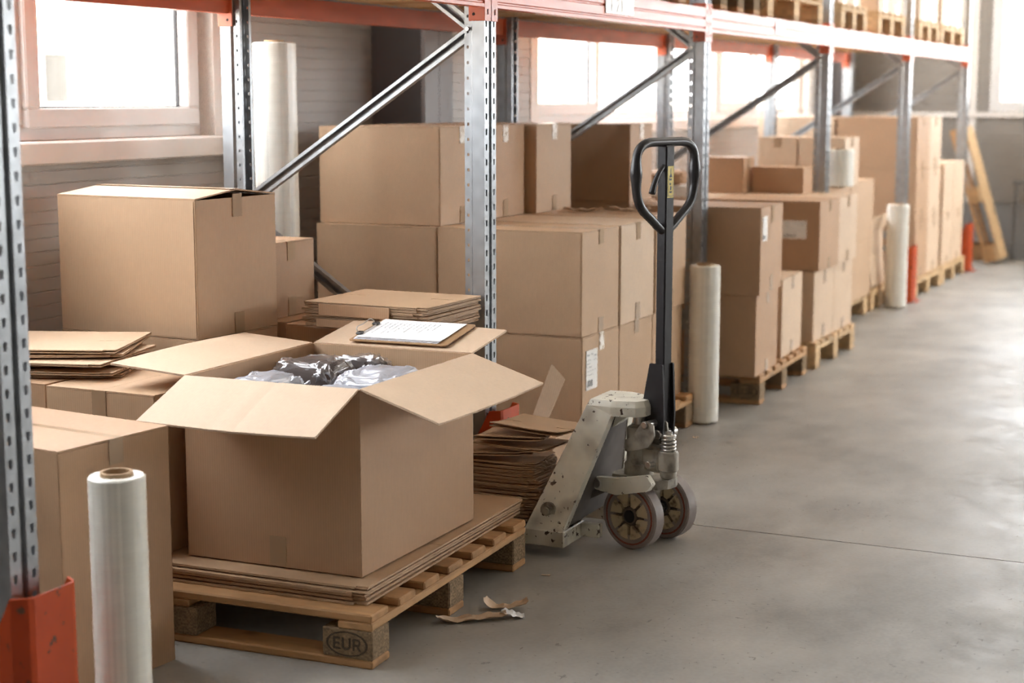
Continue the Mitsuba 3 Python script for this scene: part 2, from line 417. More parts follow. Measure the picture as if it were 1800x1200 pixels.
def window(name, label, axis, at, u0, u1, z0, z1, divs, fw=.055, sash=(), inward=1):
    """frame of plastic bars in the plane x=at (axis 'y', along y) or y=at (axis 'x', along x); divs: mullion centres; sash: panes with an opening sash frame"""
    k = struct(name, label)

    def B(a0, a1, b0, b1, d0, d1, c=.004):
        return bb(at + d0 * inward, at + d1 * inward, a0, a1, b0, b1, c) if axis == 'y' else bb(a0, a1, at - d1, at - d0, b0, b1, c)
    put(k, 'frame', cat([B(u0, u1, z0, z0 + fw, -.03, .035), B(u0, u1, z1 - fw, z1, -.03, .035), B(u0, u0 + fw, z0 + fw, z1 - fw, -.03, .035), B(u1 - fw, u1, z0 + fw, z1 - fw, -.03, .035)]), 'pvc')
    cuts = [u0 + fw * .5] + list(divs) + [u1 - fw * .5]
    for d in divs: put(k, 'mullion', B(d - fw * .55, d + fw * .55, z0 + fw, z1 - fw, -.03, .035), 'pvc')
    for i in range(len(cuts) - 1):
        a, b = cuts[i] + fw * .5, cuts[i + 1] - fw * .5
        c0, c1 = z0 + fw, z1 - fw
        if i in sash:
            s = .07; a -= .02; b += .02; c0 -= .012; c1 += .012
            put(k, 'sash', cat([B(a, b, c0, c0 + s, .0, .06, .006), B(a, b, c1 - s, c1, .0, .06, .006), B(a, a + s, c0 + s, c1 - s, 0, .06, .006), B(b - s, b, c0 + s, c1 - s, 0, .06, .006)]), 'pvc', label='opening sash frame')
            a, b, c0, c1 = a + s, b - s, c0 + s, c1 - s
            q = .006
        q = .005
        put(k, 'gasket', cat([B(a, b, c0, c0 + q, -.004, .012, 0), B(a, b, c1 - q, c1, -.004, .012, 0), B(a, a + q, c0, c1, -.004, .012, 0), B(b - q, b, c0, c1, -.004, .012, 0)]), 'gasket')
        v = [(a, c0), (b, c0), (b, c1), (a, c1)]
        P = [(at + .003 * inward, y, z) for y, z in v] if axis == 'y' else [(x, at - .003, z) for x, z in v]
        put(k, 'pane', trimesh.Trimesh(P, [(0, 1, 2), (0, 2, 3)], process=False), 'glass')
    return k


WX = XL - .10
window('window_1', 'white plastic window at the left above the sealed cartons', 'y', WX, 1.6, 5.43, ZS, ZH, [3.0, 4.40], sash=(0, 2))
window('window_2', 'long white plastic window band on the left wall beyond the dark column', 'y', WX, 8.56, 14.35, ZS, ZH, [9.60, 10.80, 12.0, 13.0, 13.5], sash=(0, 3))
for n, (a, b) in enumerate(WINS):
    r = struct(f'trim_{n + 2}', 'pale window reveal and sill on the left wall')
    put(r, 'sill', bb(XL - .10, XL + .05, a - .12, b + .14, ZS - .078, ZS, .006), 'sill_board', label='beige window sill')
    put(r, 'reveal', bb(XL - .12, XL + .0, b, b + .015, ZS, ZH), 'reveal'); put(r, 'reveal', bb(XL - .12, XL, a - .015, a, ZS, ZH), 'reveal')
    put(r, 'casing', bb(XL - .005, XL + .006, b, b + .11, ZS, ZH + .1, .002), 'sill_board'); put(r, 'casing', bb(XL - .005, XL + .006, a - .11, a, ZS, ZH + .1, .002), 'sill_board')
for n, (a, b) in enumerate(BW):
    window(f'window_{n + 3}', 'tall white window on the end wall' + (' right of the racking' if n == 0 else ' beyond the frame'), 'x', YB + .02, a, b, BZ0 - .05, BZ1, [(a + b) / 2], fw=.09)
window('window_6', 'long window band on the right wall', 'y', XR + .05, RY0, RY1, RZ0, RZ1, [10.5, 12.0, 13.6], inward=-1, fw=.08)


def hcol(name, label, y0, depth, width, m1):
    k = struct(name, label)
    t = .02
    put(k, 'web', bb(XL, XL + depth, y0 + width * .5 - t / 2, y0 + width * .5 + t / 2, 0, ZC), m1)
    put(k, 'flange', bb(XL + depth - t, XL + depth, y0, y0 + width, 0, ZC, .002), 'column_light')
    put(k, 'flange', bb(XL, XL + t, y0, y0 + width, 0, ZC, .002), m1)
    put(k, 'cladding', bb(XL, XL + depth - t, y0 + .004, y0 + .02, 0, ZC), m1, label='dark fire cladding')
    return k


hcol('trim_4', 'dark steel hall column against the left wall', 6.68, .28, .28, 'column_paint')
hcol('trim_5', 'dark steel hall column in the far left corner', 14.75, .26, .24, 'column_paint')

# ------------------------------------------------------------------ outside
only(thing('yard_ground', 'pale paved yard outside the windows', 'ground', kind='structure'), bb(-60, 60, -40, 70, -.5, -.3), 'yard')
b = thing('office_building', 'pale overexposed building across the yard seen through the left window', 'building')
FX = -26.0
put(b, 'wall', bb(FX - 8, FX, 10, 60, -.4, 7.5), 'facade')
k_ = FX / -14.0
for (ya, yb) in ((16.123, 16.636), (17.455, 18.33), (14.6, 15.3), (19.3, 20.1), (21.2, 22.0)):
    y0, y1 = ya * k_, yb * k_; z0, z1 = 1.45 + (1.37 - 1.45) * k_, 1.45 + (2.0 - 1.45) * k_
    w = put(b, 'window', cat([bb(FX, FX + .08, y0 - .12, y1 + .12, z1, z1 + .12, .01), bb(FX, FX + .1, y0 - .12, y1 + .12, z0 - .12, z0, .01), bb(FX, FX + .08, y0 - .12, y0, z0, z1, .01), bb(FX, FX + .08, y1, y1 + .12, z0, z1, .01)]), 'facade_trim')
    n = 2 if yb - ya > .6 else 1
    for i in range(n):
        a, c = y0 + (y1 - y0) * i / n + (.12 if i else 0), y0 + (y1 - y0) * (i + 1) / n - (.12 if i < n - 1 else 0)
        put(w, 'pane', bb(FX + .005, FX + .03, a, c, z0, z1), 'facade_glass')

# ------------------------------------------------------------------ pallet racking
XFR, XRE = -2.42, -3.47        # slotted faces of the front and rear posts
YC = [2.67, 4.99, 7.27, 9.52, 11.79, 14.12]
ZB0, ZB1 = 1.745, 1.852
PZ = 2.95


def holed(w, h, holes):
    return sg.Polygon([(0, 0), (w, 0), (w, h), (0, h)], [list(reversed(q)) for q in holes])


def post_mesh(zt):
    """slotted face at local x=0 facing +x, centred on y=0"""
    t = .0022; parts = []
    tear = [(-.0058, .010), (-.0068, .004), (-.0045, -.011), (.0045, -.011), (.0068, .004), (.0058, .010)]
    strip = holed(.034, zt, [[(.019 + a, z + c) for a, c in tear] for z in np.arange(.06, zt - .03, .0508)])
    m = extrude(strip, t)                                   # x=width, y=z, z=thickness
    for s in (-1, 1):
        V = m.vertices.copy(); y = (V[:, 0] + .010) * s; x = V[:, 2] - t
        q = trimesh.Trimesh(np.stack([x, y, V[:, 1]], 1), m.faces, process=False); q.fix_normals(); parts.append(q)
        parts.append(bb(-.010, -t, s * .008, s * .010, 0, zt))
        parts.append(bb(-.044, 0, s * .0415, s * .044, 0, zt))            # web
        parts.append(hull([(-.044, s * .0415, 0), (-.044, s * .044, 0), (-.052, s * .0335, 0), (-.052, s * .036, 0), (-.044, s * .0415, zt), (-.044, s * .044, zt), (-.052, s * .0335, zt), (-.052, s * .036, zt)]))
        sq = [(-.004, -.005), (-.004, .005), (.004, .005), (.004, -.005)]
        w2 = extrude(holed(.026, zt, [[(.013 + a, z + c) for a, c in reversed(sq)] for z in np.arange(.085, zt - .03, .0508)]), t)
        V = w2.vertices; q = trimesh.Trimesh(np.stack([-.052 - V[:, 0], s * (.0335 + V[:, 2]), V[:, 1]], 1), w2.faces, process=False); q.fix_normals(); parts.append(q)
        parts.append(bb(-.078, -.076, s * .022, s * .0345, 0, zt))
    parts.append(bb(-.010 - t, -.010, -.010, .010, 0, zt))
    return cat(parts)


post_ply = mikit.ply(post_mesh(PZ), 'galv')
NTH = ['nearest', 'second', 'third', 'fourth', 'fifth', 'last']


def brace(x0, z0, x1, z1, y):
    """C channel from front (x0,z0) to rear (x1,z1), open side to -y"""
    L = math.hypot(x1 - x0, z1 - z0); t = .002; w = .040; d = .026
    m = cat([bb(0, L, d - t, d, -w / 2, w / 2), bb(0, L, 0, d, w / 2 - t, w / 2), bb(0, L, 0, d, -w / 2, -w / 2 + t), bb(0, L, 0, t, w / 2 - .011, w / 2), bb(0, L, 0, t, -w / 2, -w / 2 + .011)])
    ex = np.array([x1 - x0, 0, z1 - z0]) / L; ez = np.cross(ex, (0, 1, 0))
    return frame_mesh(m, (x0, y, z0), ex, (0, 1, 0), ez)


for i, y in enumerate(YC):
    f = thing('rack_frame', f'galvanised slotted rack upright frame, {NTH[i]} from the camera', 'rack frame')
    put(f, 'post', post_ply, None, to=T().translate([XFR, y, .006]))
    put(f, 'post', post_ply, None, to=T().translate([XRE, y, .006]).rotate([0, 0, 1], 180))
    put(f, 'foot_plate', bb(XFR - .10, XFR + .02, y - .06, y + .06, 0, .006), 'galv_dark'); put(f, 'foot_plate', bb(XRE - .02, XRE + .10, y - .06, y + .06, 0, .006), 'galv_dark')
    xa, xb = XFR - .06, XRE + .06; yb_ = y - .030
    for za, zb in ((1.665, 1.06), (.42, 1.04), (.40, .12), (1.685, 2.35), (2.9, 2.37)):
        put(f, 'brace', brace(xa, za, xb, zb, yb_), 'galv')
    for z in (1.675, 1.05, .41, 2.36): put(f, 'bolt', cat([cyl((xx, y - .045, z), (xx, y + .045, z), .007, 8) for xx in ((XFR - .064, XRE + .064)[z in (1.05, 2.36)],)]), 'steel')


def beam_mesh(y0, y1, zb, zt, side):
    """box section with rolled ribs; the ribbed face at local x=0 facing +x (side=1) or -x"""
    h = zt - zb
    p = [(0, 0), (0, h * .10), (-.004, h * .13), (-.004, h * .17), (0, h * .20), (0, h * .50), (-.005, h * .53), (-.005, h * .57), (0, h * .60), (0, h), (-.028, h), (-.028, h * .985), (-.045, h * .985), (-.045, 0)]
    m = extrude(sg.Polygon(p), y1 - y0); V = m.vertices
    m = trimesh.Trimesh(np.stack([V[:, 0] * side, y0 + V[:, 2], zb + V[:, 1]], 1), m.faces, process=False); m.fix_normals(); return m


def connector(y, s, side, X):
    """L-shaped hook plate over the slotted face of a post; s=+1 when the beam leaves towards +y"""
    t = .004; zb, zt = ZB0 - .045, ZB1 + .02
    slots = [[(a + .0055 * dx, z + .009 * dz) for dx, dz in ((-1, 1), (-1, -1), (1, -1), (1, 1))] for z in np.arange(zb + .03, zt - .01, .0508) for a in (.024,)]
    plate = extrude(holed(.045, zt - zb, [[(a, c - zb) for a, c in q] for q in slots]), t); V = plate.vertices
    q = trimesh.Trimesh(np.stack([X + side * (.001 + V[:, 2]), y + s * (.003 + V[:, 0]), zb + V[:, 1]], 1), plate.faces, process=False); q.fix_normals()
    w = bb(X + side * .005, X - side * .055, y + s * .0455, y + s * .0495, zb, zt, .001)
    hole = cyl((X - side * .036, y + s * .0490, zb + .022), (X - side * .036, y + s * .0503, zb + .022), .005, 10)
    return cat([q, w]), hole


BAY = ['first', 'second', 'third', 'fourth', 'fifth']
for i in range(5):
    for side, X, nm in ((1, XFR, 'front'), (-1, XRE, 'rear')):
        y0, y1 = YC[i] + .0495, YC[i + 1] - .0495
        bm = thing('rack_beam', f'orange {nm} rack beam spanning the {BAY[i]} bay from the camera', 'rack beam')
        put(bm, 'rail', mv(beam_mesh(y0, y1, ZB0, ZB1, side), X + side * .004), 'beam_paint')
        for yy, s in ((YC[i], 1), (YC[i + 1], -1)):
            m, hl = connector(yy, s, side, X)
            c = put(bm, 'connector', m, 'beam_paint')
            put(c, 'pin_hole', hl, 'dark_void')
        if side == 1 and i in (1, 2, 3):
            yy = (6.0, 8.35, 10.65)[i - 1]
            tg = put(bm, 'location_plate', bb(X + .005, X + .0085, yy, yy + .30 if i == 1 else yy + .16, ZB0 + .028, ZB1 - .012, .001), 'plate_pale', label='pale location plate')
            if i == 1:
                tm = meshkit.text_mesh('F 21', .048, .0012, bold=True)
                put(tg, 'lettering', frame_mesh(tm, (X + .0085, yy + .05, ZB0 + .038), (0, 1, 0), (0, 0, 1)), 'label_paper', label='lettering F 21')
    dk = thing('shelf_deck', f'slatted wooden shelf deck over the {BAY[i]} bay from the camera', 'shelf')
    y = YC[i] + (.08 if i else 1.35); k = 0
    while y < YC[i + 1] - .17:
        put(dk, 'slat', bb(XRE + .055, XFR - .05, y, y + .098, ZB1 - .026, ZB1 - .004, .002), 'wood_pale_x' if k % 3 else 'wood_x'); y += .128 + .01 * (k % 2); k += 1
    put(dk, 'support_strip', cat([bb(XFR - .05, XFR - .035, YC[i] + .06, YC[i + 1] - .06, ZB1 - .030, ZB1 - .020), bb(XRE + .035, XRE + .055, YC[i] + .06, YC[i + 1] - .06, ZB1 - .030, ZB1 - .020)]), 'galv_dark')


def guard(y, label):
    """bent steel column guard in front of a front post"""
    g = thing('column_guard', label, 'post guard')
    t = .005; x = XFR + .075
    P = [(XFR - .06, y - .092), (x - .035, y - .092), (x - .004, y - .072), (x, y - .06), (x, y + .06), (x - .004, y + .072), (x - .035, y + .092), (XFR - .06, y + .092)]
    ln = sg.LineString(P).buffer(t / 2, cap_style=2, join_style=1)
    m = extrude(ln, .395)
    V = m.vertices.copy(); fr = np.clip((V[:, 0] - (XFR - .06)) / (x - XFR), 0, 1)
    V[:, 2] = np.where(V[:, 2] > .2, .395 - .20 * np.clip((x - .04 - V[:, 0]) / .1, 0, 1), V[:, 2])
    m = trimesh.Trimesh(V, m.faces, process=False)
    put(g, 'shield', mv(m, z=.006), 'guard_paint')
    put(g, 'base_plate', bb(XFR - .08 + .1, x + .03, y - .095, y + .095, 0, .006, .001), 'guard_paint')
    for s in (-1, 1): put(g, 'anchor_bolt', cyl((x + .016, y + s * .07, .006), (x + .016, y + s * .07, .018), .009, 6), 'steel')


for i, tx in ((0, 'scuffed orange column guard at the near left post'), (1, 'orange column guard half hidden behind the open box'), (4, 'orange column guard beside the standing film roll at the fifth post'), (5, 'orange column guard at the last post by the end wall')):
    guard(YC[i] - .0, tx)

# ------------------------------------------------------------------ pallets
def pallet(x, y, z, rz, label, W=1.2, D=1.0, boards=7, pale=False, group=None, stamp=None):
    """local frame: front right corner at the origin, extends to -x (W) and +y (D). Deck boards run along x, stringers along y."""
    p = thing('pallet', label, 'pallet', group); to = place(x, y, z, rz); px = '_pale' if pale else ''
    r = random.Random(int(abs(x * 1000 + y * 77)))
    wx, wy = f'wood{px}_x', f'wood{px}_y'
    bw = .098 if boards == 7 else .12
    for i in range(boards):
        yy = (D - bw) * i / (boards - 1); e = r.uniform(-.004, .004)
        put(p, 'deck_board', bb(-W + e, e * .5, yy, yy + bw, .122, .144, .004), wx, to=to)
    for k, xx in enumerate((-W, -W / 2 - .05, -.10)):
        put(p, 'stringer_board', bb(xx, xx + .10, 0, D, .100, .122, .004), wy, to=to)
        put(p, 'spare', bb(0, .001, 0, .001, 0, .001), wy) if False else None
    for yy in (0, D / 2 - .05, D - .10):
        put(p, 'bottom_board', bb(-W, 0, yy, yy + .10, 0, .022, .004), wx, to=to)
        for xx in (-W, -W / 2 - .0725, -.145):
            put(p, 'block', bb(xx, xx + .145, yy, yy + .10, .022, .100, .004), 'chipboard' if not pale else 'wood_pale_y', to=to)
    if stamp:
        ring = sg.Point(0, 0).buffer(1, 32); ring = ring.difference(sg.Point(0, 0).buffer(.9, 32))
        m = extrude(ring, .001); m.apply_scale((.060, .033, 1)); tm = meshkit.text_mesh(stamp, .031, .001, bold=True); c = tm.bounds.mean(0); tm.apply_translation((-c[0], -c[1], 0))
        m = cat([m, tm]); put(p, 'stamp', frame_mesh(m, (-.0725, -.0002, .061), (1, 0, 0), (0, 0, 1), (0, -1, 0)), 'stamp', to=to, label='oval stamp burnt into the corner block')
    return p


pallet(-2.031, 3.491, 0, math.radians(2.6), 'worn wooden pallet in the foreground under the open box', D=1.045, stamp='EUR')
pallet(-2.325, 5.68, 0, 0, 'wooden pallet under the tall carton stack behind the pallet truck', W=1.22, D=1.19)
pallet(-2.19, 7.449, 0, math.radians(2.3), 'wooden pallet with a stamped corner block beside the standing film roll', W=1.2, D=1.0, stamp='EUR')
pallet(-2.215, 8.57, 0, 0, 'wooden pallet under the cartons with the printed label, third stack along the aisle', W=1.22, D=.88, pale=True)
pallet(-2.50, 9.66, 0, 0, 'wooden pallet set back behind the third carton stack', W=1.0, D=1.35, pale=True)
pallet(-2.50, 11.12, 0, 0, 'small pallet under the dark opened box', W=.8, D=.56, boards=5, pale=True)
pallet(-2.37, 11.95, 0, 0, 'wooden pallet under the tallest far carton stack', W=1.2, D=1.0, pale=True)
pallet(-2.37, 12.99, 0, 0, 'last wooden pallet in the floor row, by the end post', W=1.2, D=.98, pale=True)
UP = [(6.2, 6.88, 'dark wooden pallet on the shelf left of the third post', 0), (7.36, 7.98, 'dark wooden pallet on the shelf just right of the third post', 0), (8.12, 9.2, 'yellowish stamped pallet on the shelf before the fourth post', 1), (9.62, 10.28, 'pale pallet on the shelf just right of the fourth post', 1),
      (10.59, 11.4, 'pale pallet on the shelf before the fifth post', 1), (11.88, 12.62, 'pale pallet on the shelf just right of the fifth post', 1), (12.69, 13.64, 'pale pallet on the shelf before the last post', 1)]
for a, b, tx, pl in UP:
    pallet(XFR + .03, a, ZB1, 0, tx, W=1.1, D=b - a, boards=5, pale=bool(pl), stamp='EUR' if 'stamped' in tx else None)


# ------------------------------------------------------------------ cartons
def rrect(w, d, r, n=4, side=6):
    pts = []
    for cx, cy, a0 in ((w - r, r, -90), (w - r, d - r, 0), (r, d - r, 90), (r, r, 180)):
        for i in range(n + 1):
            a = math.radians(a0 + 90 * i / n); pts.append((cx + r * math.cos(a), cy + r * math.sin(a)))
        nx = {-90: (w, d - r), 0: (r, d), 90: (0, r), 180: (w - r, 0)}[a0]
        x, y = pts[-1]
        for i in range(1, side): pts.append((x + (nx[0] - x) * i / side, y + (nx[1] - y) * i / side))
    return np.array(pts)


def shell(w, d, h, bulge=.003, r=.004, t=.006, top=True, rows=6, seed=0):
    """walls and bottom of a carton as a hollow tray (open at the top), local corner at origin"""
    o = rrect(w, d, r); n = len(o); g = np.random.RandomState(seed); c = np.array([w / 2, d / 2])
    V, F = [], []
    ex = g.uniform(.3, 1.2, 4)
    for k in range(rows + 1):
        z = h * k / rows; f = math.sin(PI * k / rows)
        u = np.clip(o[:, 0] / w, 0, 1); v = np.clip(o[:, 1] / d, 0, 1)
        dx = np.where(o[:, 0] > w - 1e-6, ex[0], np.where(o[:, 0] < 1e-6, -ex[1], 0)) * np.sin(PI * v)
        dy = np.where(o[:, 1] > d - 1e-6, ex[2], np.where(o[:, 1] < 1e-6, -ex[3], 0)) * np.sin(PI * u)
        V.append(np.column_stack([o[:, 0] + dx * bulge * f, o[:, 1] + dy * bulge * f, np.full(n, z)]))
    inn = c + (o - c) * np.array([(w - 2 * t) / w, (d - 2 * t) / d])
    V.append(np.column_stack([inn, np.full(n, h)])); V.append(np.column_stack([inn, np.full(n, t)]))
    R = rows + 3
    for k in range(R - 1):
        for j in range(n):
            q = (j + 1) % n; a, b2, c2, e = k * n + j, k * n + q, (k + 1) * n + q, (k + 1) * n + j
            F += [(a, b2, c2), (a, c2, e)]
    V = np.vstack(V + [[[w / 2, d / 2, 0]], [[w / 2, d / 2, t]]]); b0, b1 = len(V) - 2, len(V) - 1
    for j in range(n):
        q = (j + 1) % n; F += [(b0, q, j), (b1, (R - 1) * n + j, (R - 1) * n + q)]
    return trimesh.Trimesh(V, F, process=False)


def label_parts(c, W, H, o, ex, ey, to, rs=1):
    """a shipping label with print; o = lower left corner, ex along, ey up (local)"""
    ex, ey = np.array(ex, float), np.array(ey, float); g = random.Random(rs)
    lb = put(c, 'label', frame_mesh(bb(0, W, 0, H, 0, .0008), o, ex, ey), 'label_paper', to=to, label='white shipping label')
    bars = []; x = W * .07
    while x < W * .55:
        w = g.choice((.0012, .002, .003)) * W / .1; bars.append(bb(x, x + w, H * .08, H * .24, .0008, .0011)); x += w + g.choice((.001, .0018)) * W / .1
    put(lb, 'barcode', frame_mesh(cat(bars), o, ex, ey), 'ink', to=to)
    ln = []
    for r_, (a, b2, hh) in enumerate([(.07, .28, .05), (.42, .62, .035), (.68, .92, .035), (.07, .4, .02), (.55, .92, .02), (.07, .33, .02), (.07, .5, .02), (.07, .85, .012), (.07, .6, .015)]):
        yy = .90 - [0, 0, .05, .14, .16, .23, .32, .42, .52][r_]
        x = a
        while x < b2:
            w = g.uniform(.02, .07); ln.append(bb(W * x, W * min(x + w, b2), H * (yy - hh), H * yy, .0008, .0011)); x += w + .012
    put(lb, 'print', frame_mesh(cat(ln), o, ex, ey), 'ink_grey', to=to)


def carton(xr, yf, z, w, d, h, label, rz=0., m='kraft', seam='x', tape='clear', tent=0.0, group=None, lab=None, tape_side=True, low=True, gap=.002, name='carton'):
    """front right bottom corner at (xr,yf,z); extends to -x by w and to +y by d"""
    c = thing(name, label, 'box', group); to = place(xr, yf, z, rz); sd = int(abs(xr * 991 + yf * 313 + z * 777)) % 99991
    g = random.Random(sd)
    t = .005
    put(c, 'body', mv(shell(w, d, h - t, bulge=g.uniform(.0006, .0018), seed=sd), -w, 0, 0), m, 35, to=to)
    # minor flaps under, major flaps on top
    e = .0008
    if seam == 'x':
        f1 = [(-w + e, e), (-e, e), (-e, d / 2 - gap), (-w + e, d / 2 - gap)]; f2 = [(-w + e, d / 2 + gap), (-e, d / 2 + gap), (-e, d - e), (-w + e, d - e)]; up = ((0, 0, 1, 1), (1, 1, 0, 0))
    else:
        f1 = [(-w + e, e), (-w / 2 - gap, e), (-w / 2 - gap, d - e), (-w + e, d - e)]; f2 = [(-w / 2 + gap, e), (-e, e), (-e, d - e), (-w / 2 + gap, d - e)]; up = ((0, 1, 1, 0), (1, 0, 0, 1))
    for f, u in zip((f1, f2), up):
        tn = tent if tent else g.uniform(0, .0012)
        put(c, 'flap', quad_slab([(x, y, h + tn * s) for (x, y), s in zip(f, u)], t - .0005, 6), m, to=to)
    if not tent:
        put(c, 'inner_flap', bb(-w + .008, -.008, .008, d - .008, h - t - .006, h - t - .001), m, to=to)
    if tape:
        tm = 'tape_white' if tape == 'white' else 'tape_clear'; tw = .024; q = .0006; hh = g.uniform(.055, .085)
        if seam == 'x':
            put(c, 'tape', bb(-w - q, q * 2, d / 2 - tw, d / 2 + tw, h + tent, h + q + tent), tm, to=to, label='packing tape')
            if tape_side:
                put(c, 'tape', bb(.001, .0027, d / 2 - tw, d / 2 + tw, h - hh, h + q + tent * .3), tm, to=to, label='packing tape')
                if low: put(c, 'tape', bb(.001, .0027, d / 2 - tw, d / 2 + tw, 0.002, hh), 'tape_clear', to=to, label='packing tape')
        else:
            put(c, 'tape', bb(-w / 2 - tw, -w / 2 + tw, -q, d + q, h + tent, h + q + tent), tm, to=to, label='packing tape')
            if tape_side:
                put(c, 'tape', bb(-w / 2 - tw, -w / 2 + tw, -.0027, -.001, h - hh, h + q), tm, to=to, label='packing tape')
                if low: put(c, 'tape', bb(-w / 2 - tw, -w / 2 + tw, -.0027, -.001, .002, hh), 'tape_clear', to=to, label='packing tape')
    if w > .5 and m in ('kraft', 'kraft_pale') and z > .1:
        u = -w * g.uniform(.32, .40); put(c, 'glued_lap', bb(u, -.006, -.0024, -.0018, .004, h - .008), m, to=to)
    if lab:
        face, u0, z0, W, H = lab
        if face == 'x': label_parts(c, W, H, (.0028, u0, z0), (0, 1, 0), (0, 0, 1), to, sd)
        else: label_parts(c, W, H, (u0, -.0028, z0), (1, 0, 0), (0, 0, 1), to, sd)
    return c


SH = .195     # top of the sheets on the foreground pallet
carton(-2.580, 2.975, 0, .50, .374, .622, 'tall brown carton standing on the floor behind the near film roll', math.radians(-6.5), 'kraft_red', 'x')
carton(-2.745, 3.56, SH, .375, .50, .452, 'taped brown carton on the foreground pallet, left of the open box', 0, 'kraft', 'y')
carton(-3.135, 3.575, SH, .36, .48, .452, 'brown carton at the far left of the foreground pallet behind the near post', 0, 'kraft_red', 'y')
carton(-3.03, 4.165, SH, .57, .41, .503, 'brown carton directly under the big carton with the loose top', math.radians(-3), 'kraft', 'x')
carton(-3.032, 4.165, .700, .57, .41, .440, 'big brown carton with a loose raised top, highest at the left', math.radians(-3.5), 'kraft', 'x', tape='clear', tent=.022, low=True)
carton(-2.535, 4.600, 0, .46, .33, .70, 'tall brown carton on the floor under the bundle of flattened boxes', 0, 'kraft_red', 'x')
carton(-3.01, 4.63, 0, .58, .29, .70, 'brown carton hidden under the small dark carton', 0, 'kraft_dark', 'x')
carton(-3.085, 4.632, .702, .45, .300, .258, 'small dark carton right of the big loose-topped carton', 0, 'kraft_dark', 'x')
carton(-3.37, 5.16, 0, .26, .26, 0.62, 'narrow carton behind the brace, carrying the upright film roll', 0, 'kraft_dark', 'x', tape=None)

# tall stack behind the pallet truck
COLN = ['front', 'middle', 'back']
for j, yy in enumerate((5.70, 6.095, 6.49)):
    carton(-2.375 - .004 * j, yy, .144, .615, .378, .400, f'bottom carton of the tall stack behind the pallet truck, {COLN[j]} one' + (' with white label' if j == 0 else ''), 0, 'kraft', 'x', tape='white' if j == 0 else 'clear', lab=('x', .03, .19, .112, .155) if j == 0 else None)
    carton(-2.378 + .004 * j, yy - .004, .546, .615, .380, .400, f'aisle side upper carton of the tall stack behind the pallet truck, {COLN[j]} one', 0, ('kraft', 'kraft_pale', 'kraft')[j], 'x', low=True)
for j, yy in enumerate((5.70, 6.095, 6.49)):
    carton(-3.005, yy, .144, .55, .378, .400, f'brown carton at the bottom of the wall side row of the tall stack, {COLN[j]}', 0, 'kraft_red', 'x', tape=None)
    carton(-3.002, yy, .546, .55, .378, .398, f'brown carton in the middle of the wall side row of the tall stack, {COLN[j]}', 0, 'kraft', 'x')
for j, (yy, xr) in enumerate(((5.735, -3.0), (6.14, -3.0), (6.555, -2.955))):
    carton(xr, yy, .947, .555, .385, .388, f'brown carton with white tape on top of the tall stack, {COLN[j]} of three', 0, ('kraft', 'kraft_red', 'kraft')[j], 'x', tape='white')
# second aisle pallet
carton(-2.197, 7.385, .144, .615, .43, .388, 'lower brown carton behind the standing film roll', math.radians(2.5), 'kraft_red', 'x')
carton(-2.180, 7.375, .534, .615, .43, .408, 'upper brown carton behind the standing film roll, with a small label on its side', math.radians(2.5), 'kraft_red', 'x', lab=('x', .025, .25, .085, .115))
carton(-2.243, 7.99, .144, .60, .445, .400, 'single low brown carton at the far end of the second aisle pallet', math.radians(2.5), 'kraft_pale', 'x')
carton(-2.87, 7.47, .144, .50, .36, .388, 'brown carton at the bottom of the wall side row on the second aisle pallet', 0, 'kraft_dark', 'x', tape=None)
carton(-2.87, 7.47, .534, .50, .36, .409, 'brown carton under the dark carton behind the pallet truck handle', 0, 'kraft_dark', 'x', tape=None)
carton(-2.878, 7.49, .945, .50, .31, .376, 'dark brown carton on top, left of the pallet truck handle', 0, 'kraft_dark', 'x', tape='white', low=False)
# third aisle pallet
for j, yy in enumerate((8.59, 9.02)):
    nm = ('near', 'far')[j]
    carton(-2.238, yy, .144, .615, .425, .384, f'lower brown carton of the third aisle stack, {nm} one', 0, 'kraft_pale', 'x', tape='clear')
    carton(-2.215 - .004 * j, yy - .006, .530, .625, .425, .372, f'upper brown carton of the third aisle stack, {nm} one' + (' with the big printed label' if j == 0 else ''), 0, 'kraft_red' if j == 0 else 'kraft_pale', 'x', tape='clear', lab=('y', -.205, .17, .135, .098) if j == 0 else None)
    carton(-2.86, yy, .144, .55, .425, .384, f'brown carton at the bottom of the wall side row of the third stack, {nm} one', 0, 'kraft_dark', 'x', tape=None)
    carton(-2.85, yy, .530, .56, .425, .372, f'brown carton in the wall side row of the third stack, {nm} one', 0, 'kraft_pale', 'x', tape=None)
carton(-2.80, 9.10, .903, .30, .21, .205, 'small brown carton on the third stack just right of the third post', 0, 'kraft_red', 'x')
carton(-2.478, 9.205, .903, .30, .21, .15, 'low brown carton on the third stack left of the fourth post', 0, 'kraft_red', 'x', tape=None)
# fourth bay
for j, yy in enumerate((9.66, 10.32)):
    nm = ('near', 'far')[j]
    carton(-2.475, yy, .144, .60, .64, .384, f'lower brown carton set back behind the third stack, {nm} one', 0, 'kraft', 'x', tape=None)
    carton(-2.47, yy, .530, .60, .64, .384, f'upper brown carton set back behind the third stack, {nm} one', 0, 'kraft', 'x', tape=None)
carton(-2.405, 9.86, .916, .285, .37, .292, 'pale brown carton behind the fourth post, right one of a pair', 0, 'kraft_pale', 'x', tape='clear')
carton(-2.70, 9.86, .916, .243, .37, .292, 'pale brown carton between the third and fourth posts, left one of a pair', 0, 'kraft_pale', 'y', tape='clear')
